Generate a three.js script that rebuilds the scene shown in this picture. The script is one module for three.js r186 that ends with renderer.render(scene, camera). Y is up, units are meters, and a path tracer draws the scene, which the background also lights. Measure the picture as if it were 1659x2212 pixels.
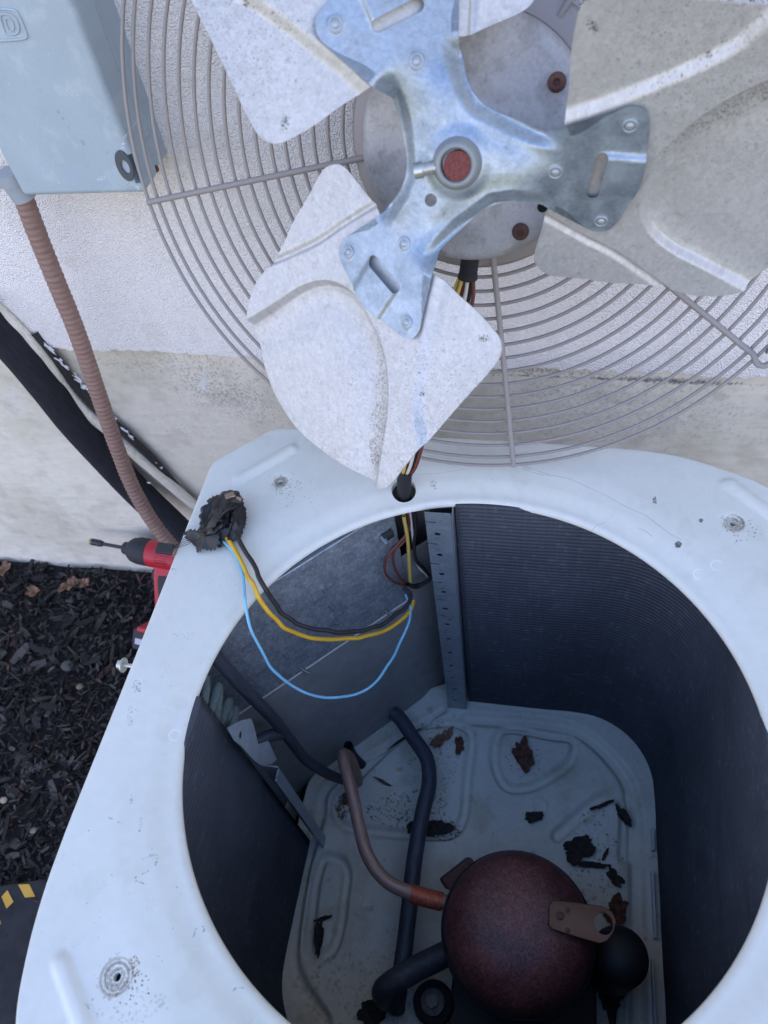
import * as THREE from 'three';
import { mergeGeometries, mergeVertices } from 'three/addons/utils/BufferGeometryUtils.js';
import { RoundedBoxGeometry } from 'three/addons/geometries/RoundedBoxGeometry.js';
import { Brush, Evaluator, SUBTRACTION } from 'three-bvh-csg';

// ---------------------------------------------------------------- camera, sky, sun, exposure
const scene = new THREE.Scene();
const V = (x, y, z) => new THREE.Vector3(x, y, z);
const CP = V(0.05082916, 1.46560506, 0.27357648);
const CR = V(0.97977841, -0.11797461, -0.16160527), CU = V(-0.05685546, 0.61023039, -0.7901812), CF = V(-0.19183776, -0.78339062, -0.59118306);
const camera = new THREE.PerspectiveCamera(69.42, 0.75, 0.02, 400);
camera.position.copy(CP); camera.up.copy(CU); camera.lookAt(CP.clone().add(CF));
camera.focus = 0.95; camera.userData.fStop = 7;
scene.add(camera);

const SUN = V(-0.25, 1.6, -1).normalize();            // behind the house: everything in view is in its shade
{
  const w = 256, h = 128, d = new Float32Array(w * h * 4);
  for (let j = 0; j < h; j++) for (let i = 0; i < w; i++) {
    const el = (j + 0.5) / h * 180 - 90, e = Math.max(0, Math.sin(el * Math.PI / 180));
    const k = Math.pow(1 - e, 1.6), o = (j * w + i) * 4;
    const z = [0.26, 0.53, 1.2], hz = [1.84, 1.84, 2.02];
    for (let c = 0; c < 3; c++) d[o + c] = (z[c] + (hz[c] - z[c]) * k) * (el < 0 ? 0.6 : 1);
    d[o + 3] = 1;
  }
  const t = new THREE.DataTexture(d, w, h, THREE.RGBAFormat, THREE.FloatType);
  t.mapping = THREE.EquirectangularReflectionMapping; t.magFilter = THREE.LinearFilter; t.minFilter = THREE.LinearFilter; t.needsUpdate = true;
  scene.background = t; scene.environment = t;
}
const sun = new THREE.DirectionalLight(new THREE.Color().setRGB(1, 0.95, 0.86), 4.4);
sun.position.copy(SUN).multiplyScalar(20); sun.castShadow = true; sun.shadow.mapSize.set(2048, 2048);
Object.assign(sun.shadow.camera, { left: -10, right: 10, top: 10, bottom: -10, near: 0.5, far: 60 });
scene.add(sun); scene.add(sun.target);
const renderer = new THREE.WebGLRenderer({ antialias: true });
renderer.toneMapping = THREE.LinearToneMapping; renderer.toneMappingExposure = 1.46;
renderer.shadowMap.enabled = true;

// ---------------------------------------------------------------- helpers
let seed = 7;
const rnd = () => { seed = (seed * 1664525 + 1013904223) >>> 0; return seed / 4294967296; };
const rr = (a, b) => a + (b - a) * rnd();
const clamp = (x, a = 0, b = 1) => Math.min(b, Math.max(a, x));
const ss = (a, b, x) => { const t = clamp((x - a) / (b - a)); return t * t * (3 - 2 * t); };
const lerp = (a, b, t) => a + (b - a) * t;
function h2(x, y, s) { let n = (Math.imul(x, 374761393) + Math.imul(y, 668265263) + Math.imul(s, 2147483647 ^ 0x5bd1e995)) | 0; n = Math.imul(n ^ (n >>> 13), 1274126177); n ^= n >>> 16; return (n >>> 0) / 4294967296; }
function vn(x, y, s = 0, per = 0) {
  const xi = Math.floor(x), yi = Math.floor(y), fx = x - xi, fy = y - yi, u = fx * fx * (3 - 2 * fx), v = fy * fy * (3 - 2 * fy);
  let x0 = xi, x1 = xi + 1, y0 = yi, y1 = yi + 1;
  if (per) { x0 = ((x0 % per) + per) % per; x1 = ((x1 % per) + per) % per; y0 = ((y0 % per) + per) % per; y1 = ((y1 % per) + per) % per; }
  const a = h2(x0, y0, s), b = h2(x1, y0, s), c = h2(x0, y1, s), d = h2(x1, y1, s), p = a + (b - a) * u;
  return p + (c + (d - c) * u - p) * v;
}
function fbm(x, y, o = 4, s = 0, per = 0) { let a = 0.5, t = 0, n = 0; for (let i = 0; i < o; i++) { t += a * vn(x, y, s + i, per); n += a; a *= 0.5; x *= 2; y *= 2; per *= 2; } return t / n; }
function cell(x, y, s) { const xi = Math.floor(x), yi = Math.floor(y); let b = 9, v = 0; for (let i = -1; i < 2; i++) for (let j = -1; j < 2; j++) { const X = xi + i, Y = yi + j, dx = X + h2(X, Y, s) - x, dy = Y + h2(X, Y, s + 1) - y, d = dx * dx + dy * dy; if (d < b) { b = d; v = h2(X, Y, s + 2); } } return v; }
function worley(x, y, s, per) { const xi = Math.floor(x), yi = Math.floor(y); let b = 9; for (let i = -1; i < 2; i++) for (let j = -1; j < 2; j++) { const X = xi + i, Y = yi + j, a = (X + per) % per, c = (Y + per) % per, dx = X + h2(a, c, s) - x, dy = Y + h2(a, c, s + 1) - y, d = dx * dx + dy * dy; if (d < b) b = d; } return Math.sqrt(b); }
const n3 = (x, y, z, s) => (vn(x + z * 0.7, y - z * 0.4, s) + vn(y + 5.3, z + x * 0.3, s + 9) + vn(z - 2.1, x, s + 17)) / 3;

// pixel (of a 1659 x 2212 view of the photograph) -> ray -> point on a real plane
const F = 1597;
const ray = (x, y) => CF.clone().addScaledVector(CR, (x - 829.5) / F).addScaledVector(CU, -(y - 1106) / F);
function hit(x, y, P, n) { const d = ray(x, y); return CP.clone().addScaledVector(d, P.clone().sub(CP).dot(n) / d.dot(n)); }
const onY = (x, y, h) => hit(x, y, V(0, h, 0), V(0, 1, 0));
const onZ = (x, y, z) => hit(x, y, V(0, 0, z), V(0, 0, 1));
const onX = (x, y, k) => hit(x, y, V(k, 0, 0), V(1, 0, 0));

function canvasTex(w, h, paint, draw, opt = {}) {
  const c = document.createElement('canvas'); c.width = w; c.height = h; const g = c.getContext('2d');
  const im = g.createImageData(w, h), d = im.data;
  for (let y = 0; y < h; y++) for (let x = 0; x < w; x++) { const p = paint(x / w, y / h, x, y), o = (y * w + x) * 4; d[o] = p[0]; d[o + 1] = p[1]; d[o + 2] = p[2]; d[o + 3] = 255; }
  g.putImageData(im, 0, 0); if (draw) draw(g, w, h);
  const t = new THREE.CanvasTexture(c); t.wrapS = t.wrapT = THREE.RepeatWrapping; t.magFilter = THREE.LinearFilter;
  if (!opt.data) t.colorSpace = THREE.SRGBColorSpace;
  if (opt.repeat) t.repeat.set(opt.repeat, opt.repeat);
  return t;
}
const std = (o) => new THREE.MeshStandardMaterial(o);
const lin = (r, g, b) => new THREE.Color().setRGB(r, g, b);

const taken = {};
const numbered = (n) => { if (!(n in taken)) { taken[n] = 0; return n; } taken[n]++; return n + '_' + String(taken[n]).padStart(3, '0'); };
function shadow(o) { o.castShadow = true; o.receiveShadow = true; return o; }
function part(name, geo, m, parent, label) { const o = shadow(new THREE.Mesh(geo, m)); o.name = name; parent.add(o); if (label) o.userData.label = label; return o; }
function thing(name, label, category, pos = [0, 0, 0], group) {
  const o = new THREE.Group(); o.name = numbered(name); o.position.set(...pos); o.userData = { label, category }; if (group) o.userData.group = group;
  scene.add(o); return o;
}
function single(name, geo, m, label, category, group) { const o = shadow(new THREE.Mesh(geo, m)); o.name = numbered(name); o.userData = { label, category }; if (group) o.userData.group = group; scene.add(o); return o; }
function structure(name, geo, m) { const o = shadow(new THREE.Mesh(geo, m)); o.name = numbered(name); o.userData = { kind: 'structure' }; scene.add(o); return o; }
// geometry given in world space, moved so that the group's base is its origin
const rel = (g, o) => g.translate(-o.position.x, -o.position.y, -o.position.z);

function geoFrom(pos, idx, uv) { const g = new THREE.BufferGeometry(); g.setAttribute('position', new THREE.Float32BufferAttribute(pos, 3)); if (uv) g.setAttribute('uv', new THREE.Float32BufferAttribute(uv, 2)); g.setIndex(idx); g.computeVertexNormals(); return g; }
const tube = (pts, r, seg = 64, rad = 8, closed = false) => new THREE.TubeGeometry(new THREE.CatmullRomCurve3(pts, closed, 'centripetal'), seg, r, rad, closed);
function cap(p, q, r0, r1 = r0, rad = 16) { const d = q.clone().sub(p), g = new THREE.CylinderGeometry(r1, r0, d.length(), rad); g.applyQuaternion(new THREE.Quaternion().setFromUnitVectors(V(0, 1, 0), d.clone().normalize())); const m = p.clone().add(q).multiplyScalar(0.5); return g.translate(m.x, m.y, m.z); }
const box = (x0, x1, y0, y1, z0, z1, r = 0.002) => { const g = r ? new RoundedBoxGeometry(x1 - x0, y1 - y0, z1 - z0, 2, r) : new THREE.BoxGeometry(x1 - x0, y1 - y0, z1 - z0); return g.translate((x0 + x1) / 2, (y0 + y1) / 2, (z0 + z1) / 2); };
const lathe = (pts, seg = 48) => new THREE.LatheGeometry(pts.map((p) => new THREE.Vector2(p[0], p[1])), seg);
const merge = (l) => mergeGeometries(l.map((g) => (g.index ? g.toNonIndexed() : g)).map((g) => { for (const k of Object.keys(g.attributes)) if (!['position', 'normal', 'uv'].includes(k)) g.deleteAttribute(k); return g; }));

function resample(pts, n, closed = true, smooth = true) {
  const c = new THREE.CatmullRomCurve3(pts.map((p) => V(p[0], p[1], 0)), closed, smooth ? 'centripetal' : 'catmullrom', smooth ? 0.5 : 0); c.arcLengthDivisions = 1000;
  return c.getSpacedPoints(n).slice(0, closed ? n : n + 1).map((p) => [p.x, p.y]);
}
function segDist(x, y, l) { let b = 1e9; for (let i = 0; i + 1 < l.length; i++) { const [ax, ay] = l[i], [bx, by] = l[i + 1], dx = bx - ax, dy = by - ay, t = clamp(((x - ax) * dx + (y - ay) * dy) / (dx * dx + dy * dy + 1e-12)); const d = Math.hypot(x - ax - dx * t, y - ay - dy * t); if (d < b) b = d; } return b; }
function inPoly(x, y, l) { let c = false; for (let i = 0, j = l.length - 1; i < l.length; j = i++) if ((l[i][1] > y) !== (l[j][1] > y) && x < (l[j][0] - l[i][0]) * (y - l[i][1]) / (l[j][1] - l[i][1]) + l[i][0]) c = !c; return c; }
// a thin closed sheet: outline b (star-shaped round ctr), to3(a, b, side) gives the point, side 1 = front, 0 = back
function sheet(b, ctr, rings, to3, uvS = 1) {
  const n = b.length, pos = [], uv = [], idx = [];
  const side = (s) => {
    const o = pos.length / 3, c = to3(ctr[0], ctr[1], s); pos.push(c.x, c.y, c.z); uv.push(ctr[0] * uvS, ctr[1] * uvS);
    for (let k = 1; k <= rings; k++) for (let i = 0; i < n; i++) { const t = k / rings, x = ctr[0] + (b[i][0] - ctr[0]) * t, y = ctr[1] + (b[i][1] - ctr[1]) * t, p = to3(x, y, s); pos.push(p.x, p.y, p.z); uv.push(x * uvS, y * uvS); }
    const at = (k, i) => (k === 0 ? o : o + 1 + (k - 1) * n + (i % n));
    const tri = (p, q, r) => (s ? idx.push(p, q, r) : idx.push(p, r, q));
    for (let i = 0; i < n; i++) { tri(at(0, 0), at(1, i), at(1, i + 1)); for (let k = 1; k < rings; k++) { tri(at(k, i), at(k + 1, i), at(k + 1, i + 1)); tri(at(k, i), at(k + 1, i + 1), at(k, i + 1)); } }
    return (i) => at(rings, i);
  };
  const A = side(1), B = side(0), o = pos.length / 3;
  for (const f of [A, B]) for (let i = 0; i < n; i++) { const k = f(i); pos.push(pos[k * 3], pos[k * 3 + 1], pos[k * 3 + 2]); uv.push(uv[k * 2], uv[k * 2 + 1]); }
  for (let i = 0; i < n; i++) { const j = (i + 1) % n; idx.push(o + i, o + n + i, o + n + j, o + i, o + n + j, o + j); }
  return geoFrom(pos, idx, uv);
}
const ev = new Evaluator(); ev.attributes = ['position', 'normal', 'uv'];
function cut(g, cutters, m) { let a = new Brush(g, m); a.updateMatrixWorld(); for (const c of cutters) { const b = new Brush(c, m); b.updateMatrixWorld(); a = ev.evaluate(a, b, SUBTRACTION); } return a.geometry; }

// ---------------------------------------------------------------- materials
const px8 = (v) => clamp(v, 0, 255);
function speckTex(base, amp, scale, s, size = 512) { return canvasTex(size, size, (u, v) => { const n = (fbm(u * scale, v * scale, 4, s, scale) - 0.5) * amp; return base.map((b) => px8(b + n)); }); }
const bumpFine = canvasTex(512, 512, (u, v) => { const n = fbm(u * 64, v * 64, 3, 3, 64) * 255; return [n, n, n]; }, null, { data: true });
const TAN_STUCCO = canvasTex(1024, 1024, (u, v) => {
  const c = fbm(u * 5, v * 5, 4, 11, 5) - 0.5, f = fbm(u * 200, v * 200, 2, 12, 200) - 0.5, st = ss(0.62, 0.75, fbm(u * 8, v * 8, 5, 15, 8));
  return [px8(238 + c * 12 + f * 14 - st * 8), px8(233 + c * 13 + f * 14 - st * 8), px8(231 + c * 16 + f * 14 - st * 10)];
});
const BUMP_STUCCO = canvasTex(1024, 1024, (u, v) => {
  const g = 1 - worley(u * 260, v * 260, 21, 260), k = fbm(u * 320, v * 320, 2, 25, 320), p = ss(0.72, 0.3, fbm(u * 120, v * 120, 2, 27, 120));
  const n = (ss(0.15, 0.8, g) * 0.55 + k * 0.25 + p * 0.2) * 255; return [n, n, n];
}, null, { data: true });
for (const t of [TAN_STUCCO, BUMP_STUCCO]) t.repeat.set(1 / 0.55, 1 / 0.55);
const mStucco = std({ map: TAN_STUCCO, bumpMap: BUMP_STUCCO, bumpScale: 0.0025, roughness: 0.95 });

// galvanised sheet with fine spangle
const GALV = canvasTex(1024, 1024, (u, v) => {
  const a = (cell(u * 150, v * 190, 31) + cell(u * 90, v * 100, 34)) / 2, b = fbm(u * 90, v * 90, 3, 33, 90), c = fbm(u * 6, v * 6, 4, 35, 6), n = (a - 0.5) * 20 + (b - 0.5) * 14 + (c - 0.5) * 22;
  return [px8(158 + n), px8(169 + n), px8(179 + n)];
});
GALV.repeat.set(1 / 0.3, 1 / 0.3);
const ROUGH = canvasTex(512, 512, (u, v) => { const n = 120 + (fbm(u * 20, v * 20, 5, 37, 20) - 0.5) * 150; return [n, n, n]; }, null, { data: true });
ROUGH.repeat.set(4, 4);
const mGalv = std({ map: GALV, metalness: 0.62, roughness: 0.9, roughnessMap: ROUGH, bumpMap: bumpFine, bumpScale: 0.0001 });
let mMotor;
const GALV_MOTTLE = canvasTex(1024, 1024, (u, v) => {  // weathered galvanised mottle, with mottled reflections painted into the colour
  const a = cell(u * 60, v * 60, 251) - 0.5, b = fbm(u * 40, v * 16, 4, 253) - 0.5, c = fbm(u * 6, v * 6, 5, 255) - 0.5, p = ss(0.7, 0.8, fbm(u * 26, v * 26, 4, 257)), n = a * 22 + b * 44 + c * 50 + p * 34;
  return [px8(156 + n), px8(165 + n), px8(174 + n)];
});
GALV_MOTTLE.repeat.set(3, 3);
const mGalvMottle = std({ map: GALV_MOTTLE, metalness: 0.6, roughness: 0.5 });
const STAIN = canvasTex(1024, 1024, (u, v) => {
  const c = fbm(u * 7, v * 7, 5, 261) - 0.5, d = ss(0.5, 0.72, fbm(u * 12, v * 12, 5, 263)), f = fbm(u * 120, v * 120, 3, 265) - 0.5, k = ss(0.66, 0.74, fbm(u * 50, v * 50, 3, 267));
  return [px8(178 + c * 30 + f * 22 - d * 17 - k * 9), px8(177 + c * 30 + f * 22 - d * 18 - k * 10), px8(178 + c * 30 + f * 22 - d * 20 - k * 11)];
});
mMotor = std({ map: STAIN, metalness: 0.2, roughness: 0.65 });
const mWire = std({ color: lin(0.29, 0.262, 0.25), roughness: 0.5, bumpMap: bumpFine, bumpScale: 0.0001 });
const mPin = std({ color: lin(0.2, 0.22, 0.25), metalness: 0.5, roughness: 0.5 });
const mRivet = std({ color: lin(0.42, 0.45, 0.48), metalness: 0.6, roughness: 0.5 });
const mRust = std({ map: speckTex([96, 68, 62], 70, 40, 41), roughness: 0.9 });
const mShaft = std({ map: speckTex([120, 62, 58], 70, 30, 43), roughness: 0.75, bumpMap: bumpFine, bumpScale: 0.0006 });
const mZinc = std({ color: lin(0.55, 0.55, 0.52), metalness: 0.8, roughness: 0.35 });
const mBlack = std({ color: lin(0.012, 0.012, 0.014), roughness: 0.6 });
const mHole = std({ color: lin(0.006, 0.006, 0.007), roughness: 0.9 });
const mRubber = std({ map: speckTex([34, 34, 38], 26, 60, 45), roughness: 0.8 });
const mYellow = std({ map: speckTex([222, 172, 48], 50, 16, 48), roughness: 0.5 });
const mYellowPale = std({ color: lin(0.55, 0.40, 0.10), roughness: 0.5 });
const mBlue = std({ map: speckTex([124, 184, 212], 40, 16, 49), roughness: 0.5 });
const mBrownWire = std({ color: lin(0.14, 0.035, 0.025), roughness: 0.5 });
const mWhiteWire = std({ color: lin(0.6, 0.58, 0.53), roughness: 0.5 });
const mBlackWire = std({ map: speckTex([38, 36, 38], 30, 60, 47), roughness: 0.55 });

// ---------------------------------------------------------------- ground
const GREEN = canvasTex(512, 512, (u, v) => { const c = fbm(u * 20, v * 20, 4, 51, 20), f = vn(u * 240, v * 240, 52, 240); return [px8(130 + c * 34 + f * 34), px8(120 + c * 32 + f * 32), px8(74 + c * 20 + f * 20)]; });
{
  const g = new THREE.PlaneGeometry(240, 240).rotateX(-Math.PI / 2).translate(0, -0.012, 40); const a = g.attributes.uv; for (let i = 0; i < a.count; i++) a.setXY(i, a.getX(i) * 120, a.getY(i) * 120);
  structure('lawn', g, std({ map: GREEN, roughness: 1 }));
  const soil = new THREE.PlaneGeometry(6, 2.6, 150, 70).rotateX(-Math.PI / 2).translate(-0.6, 0, 0.69); const p = soil.attributes.position;
  for (let i = 0; i < p.count; i++) p.setY(i, fbm(p.getX(i) * 9, p.getZ(i) * 9, 3, 61) * 0.02 - 0.006);
  soil.computeVertexNormals();
  structure('mulch_bed', soil, std({ map: speckTex([36, 31, 30], 34, 30, 63), roughness: 1 }));
  // wood chips
  const chip = new THREE.BoxGeometry(1, 1, 1, 2, 1, 1), cp = chip.attributes.position;
  for (let i = 0; i < cp.count; i++) { const x = cp.getX(i), k = 1 - 1.1 * Math.abs(x) * (0.55 + 0.3 * (cp.getZ(i) > 0 ? 1 : 0)); cp.setXYZ(i, x, cp.getY(i) * (0.7 + 0.3 * k) + (Math.abs(x) < 0.1 ? 0.22 : 0), cp.getZ(i) * k + x * 0.14); }
  chip.computeVertexNormals();
  const N = 30000, im = new THREE.InstancedMesh(chip, std({ roughness: 0.85, bumpMap: bumpFine, bumpScale: 0.001 }), N), M = new THREE.Matrix4(), q = new THREE.Quaternion(), E = new THREE.Euler(), col = new THREE.Color();
  for (let i = 0; i < N; i++) {
    const big = rnd() < 0.06, l = big ? rr(0.025, 0.055) : rr(0.004, 0.022), w = l * (rnd() < 0.35 ? rr(0.06, 0.14) : rr(0.14, 0.5)), t = rr(0.0015, 0.005);
    let x, z; do { x = i < 28000 ? rr(-1.75, -0.3) : rr(-3.4, 2.2); z = rr(-0.59, i < 28000 ? 0.62 : 1.6); } while (x > -0.34 && x < 0.4 && z > -0.4 && z < 0.42);
    E.set(rr(-0.55, 0.55), rr(0, 6.28), rr(-0.5, 0.5)); q.setFromEuler(E);
    M.compose(V(x, fbm(x * 9, z * 9, 3, 61) * 0.02 - 0.006 + rr(0.0, 0.02), z), q, V(l, t, w)); im.setMatrixAt(i, M);
    const b = Math.pow(rnd(), 2.6) * 0.085 + 0.014, warm = rnd() < 0.07 ? 1.9 : 1.0; col.setRGB(b * 1.14 * warm, b * (0.9 + 0.1 * warm), b * 0.9); im.setColorAt(i, col);
  }
  im.name = 'wood_chip_mulch'; im.userData = { kind: 'stuff', label: 'dark shredded wood chip mulch covering the ground', category: 'mulch' }; shadow(im); scene.add(im);
}

// ---------------------------------------------------------------- house wall: painted foundation below, rough stucco above
const WALL = -0.6, STUCCO = -0.586;
const FX0 = -1.5, FW = 2.4, FH = 0.8;
const fpx = (x, y) => { const p = onZ(x, y, WALL); return [(p.x - FX0) / FW, 1 - p.y / FH]; };
const FOUND = canvasTex(2048, 683, (u, v) => {
  const X = u * FW, Y = (1 - v) * FH, c = fbm(X * 3, Y * 3, 5, 71) - 0.5, f = fbm(X * 90, Y * 90, 3, 73) - 0.5, g = ss(0.46, 0.7, fbm(X * 5, Y * 5, 5, 75));
  let r = 226 + c * 24 + f * 12, gg = 218 + c * 24 + f * 12, b = 203 + c * 24 + f * 12; r -= g * 16; gg -= g * 15; b -= g * 18; { const q = ss(0.5, 0.75, fbm(X * 28, Y * 28, 4, 77)) * 12; r -= q; gg -= q; b -= q; }
  return [px8(r), px8(gg), px8(b)];
}, (g, w, h) => {
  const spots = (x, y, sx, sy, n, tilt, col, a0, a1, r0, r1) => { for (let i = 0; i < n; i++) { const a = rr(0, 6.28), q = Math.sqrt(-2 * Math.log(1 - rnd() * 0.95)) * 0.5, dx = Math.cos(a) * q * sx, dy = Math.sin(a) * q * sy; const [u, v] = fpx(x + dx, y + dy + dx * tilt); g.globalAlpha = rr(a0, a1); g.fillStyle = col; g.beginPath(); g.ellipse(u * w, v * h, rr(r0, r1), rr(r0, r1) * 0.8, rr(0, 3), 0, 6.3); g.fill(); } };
  spots(450, 810, 150, 70, 2200, 0.25, '#625f5a', 0.08, 0.32, 0.4, 1.7);
  spots(500, 860, 110, 40, 1300, 0.35, '#545353', 0.1, 0.36, 0.4, 1.5);
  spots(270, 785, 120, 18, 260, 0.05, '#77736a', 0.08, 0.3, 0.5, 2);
  spots(420, 930, 140, 60, 160, 0.2, '#7b776e', 0.06, 0.22, 0.6, 2.4);
  spots(330, 1000, 160, 110, 160, 0.2, '#8b877c', 0.05, 0.2, 0.6, 2);
  spots(1300, 850, 260, 40, 700, 0.06, '#77766f', 0.05, 0.22, 0.6, 2.6);
  spots(1440, 822, 150, 6, 380, 0.05, '#5a5b64', 0.1, 0.4, 0.8, 2.6); spots(1350, 900, 330, 80, 1500, 0.02, '#8d9098', 0.05, 0.2, 0.8, 3.4); spots(1300, 818, 420, 2.5, 400, 0.04, '#55534e', 0.15, 0.45, 0.6, 1.6);  // grey patches; thin dark strips paint the shadow line under the stucco ledge
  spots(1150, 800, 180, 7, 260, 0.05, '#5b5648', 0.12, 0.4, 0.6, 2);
  spots(150, 1130, 160, 60, 300, 0.05, '#a8a6a2', 0.05, 0.2, 0.6, 3);
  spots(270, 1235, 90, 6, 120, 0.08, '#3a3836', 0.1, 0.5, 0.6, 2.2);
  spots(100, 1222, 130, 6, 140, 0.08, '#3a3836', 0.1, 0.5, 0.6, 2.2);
  spots(30, 870, 30, 40, 260, 0, '#d8d8dc', 0.1, 0.4, 1, 3);
  spots(440, 825, 13, 26, 60, 0, '#e2e2e6', 0.4, 0.8, 1, 2.5);
  g.globalAlpha = 1;
});
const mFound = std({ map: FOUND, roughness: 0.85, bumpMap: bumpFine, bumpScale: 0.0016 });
{
  const w = thing('house_wall', 'cream painted house wall with rough stucco above a smooth foundation', 'wall', [0, 0, WALL]);
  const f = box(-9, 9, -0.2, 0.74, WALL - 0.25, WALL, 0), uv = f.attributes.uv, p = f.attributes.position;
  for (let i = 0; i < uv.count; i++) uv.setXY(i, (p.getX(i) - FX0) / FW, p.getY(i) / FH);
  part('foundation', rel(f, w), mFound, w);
  // stucco coat with a ragged lower edge
  const sh = new THREE.Shape(); sh.moveTo(-9, 3.3); sh.lineTo(-9, 0.7);
  const e0 = onZ(127, 752, STUCCO), e1 = onZ(553, 770, STUCCO), e2 = onZ(1106, 794, STUCCO), e3 = onZ(1659, 816, STUCCO);
  const edge = (x) => (x < e1.x ? lerp(e0.y, e1.y, (x - e0.x) / (e1.x - e0.x)) : x < e2.x ? lerp(e1.y, e2.y, (x - e1.x) / (e2.x - e1.x)) : lerp(e2.y, e3.y, (x - e2.x) / (e3.x - e2.x)));
  for (let x = -1.2; x < 0.9; x += 0.004) sh.lineTo(x, clamp(edge(x), 0.66, 0.74) + (fbm(x * 30, 3, 4, 81) - 0.5) * 0.012 + (vn(x * 160, 1, 82) - 0.5) * 0.004);
  sh.lineTo(9, 0.69); sh.lineTo(9, 3.3); sh.closePath();
  const g = new THREE.ExtrudeGeometry(sh, { depth: STUCCO - WALL + 0.2 - 0.003, bevelEnabled: true, bevelThickness: 0.003, bevelSize: 0.003, bevelSegments: 2 }).translate(0, 0, WALL - 0.2);
  part('stucco_coat', rel(g, w), mStucco, w);
  part('eave', rel(box(-9.2, 9.2, 3.25, 3.5, WALL - 0.6, WALL + 0.45, 0.01), w), std({ color: lin(0.7, 0.69, 0.66), roughness: 0.8 }), w);
}

// ---------------------------------------------------------------- air conditioning condenser
const TOP = 0.75, PAN = 0.13;
const unit = thing('condenser_unit', 'open outdoor air conditioner with white top cover and dark coil inside', 'air conditioner', [0, 0, 0]);
{ const pad = box(-0.45, 0.45, -0.03, 0.055, -0.45, 0.45, 0.008); single('equipment_pad', pad, std({ map: speckTex([150, 148, 142], 40, 30, 91), roughness: 0.95 }), 'grey concrete pad under the open air conditioner', 'pad'); }

// top cover
const corner = [[0.15, -0.392], [0.2, -0.3875], [0.236, -0.380], [0.277, -0.364], [0.325, -0.338], [0.352, -0.295], [0.366, -0.245], [0.3725, -0.2], [0.375, -0.15]];
const outl = [];
outl.push(...corner, [0.375, 0], ...corner.slice().reverse().map(([x, z]) => [x, -z]), [0, 0.393], ...corner.map(([x, z]) => [-x, -z]), [-0.375, 0], [-0.375, -0.2], [-0.375, -0.3], [-0.375, -0.326], [-0.3725, -0.336], [-0.342, -0.368], [-0.312, -0.396], [-0.303, -0.402], [-0.29, -0.4045], [-0.2, -0.402], [-0.05, -0.398]);
const TOPN = 560, outline = resample(outl, TOPN);
const ribs = [[[515, 1035], [630, 970]], [[1578, 1045], [1675, 1118]], [[130, 2080], [188, 2235]]].map((l) => l.map(([x, y]) => { const p = onY(x, y, TOP); return [p.x, p.z]; }));
const holesPx = [[605, 1040], [1585, 1128], [250, 2110]], holes = holesPx.map(([x, y]) => { const p = onY(x, y, TOP); return [p.x, p.z]; }); holes.push([0.28, 0.275]);
const wireHole = (() => { const p = onY(871, 1052, TOP); return [p.x, p.z]; })();
const LX = -0.0014, LZ = -0.0077;                       // centre of the rolled lip
function coverY(x, z) {
  const r = Math.hypot(x - LX, z - LZ); let y = TOP;
  y -= 0.006 * ss(0.36, 0.305, r) + 0.006 * ss(0.325, 0.298, r);
  for (const [a, b] of ribs) y += 0.0045 * ss(0.009, 0.004, segDist(x, z, [a, b]));
  for (const [hx, hz] of holes) { const d = Math.hypot(x - hx, z - hz); y -= 0.0022 * ss(0.016, 0.006, d); }
  y += (fbm(x * 7, z * 7, 2, 95) - 0.5) * 0.0022;
  return y;
}
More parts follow.
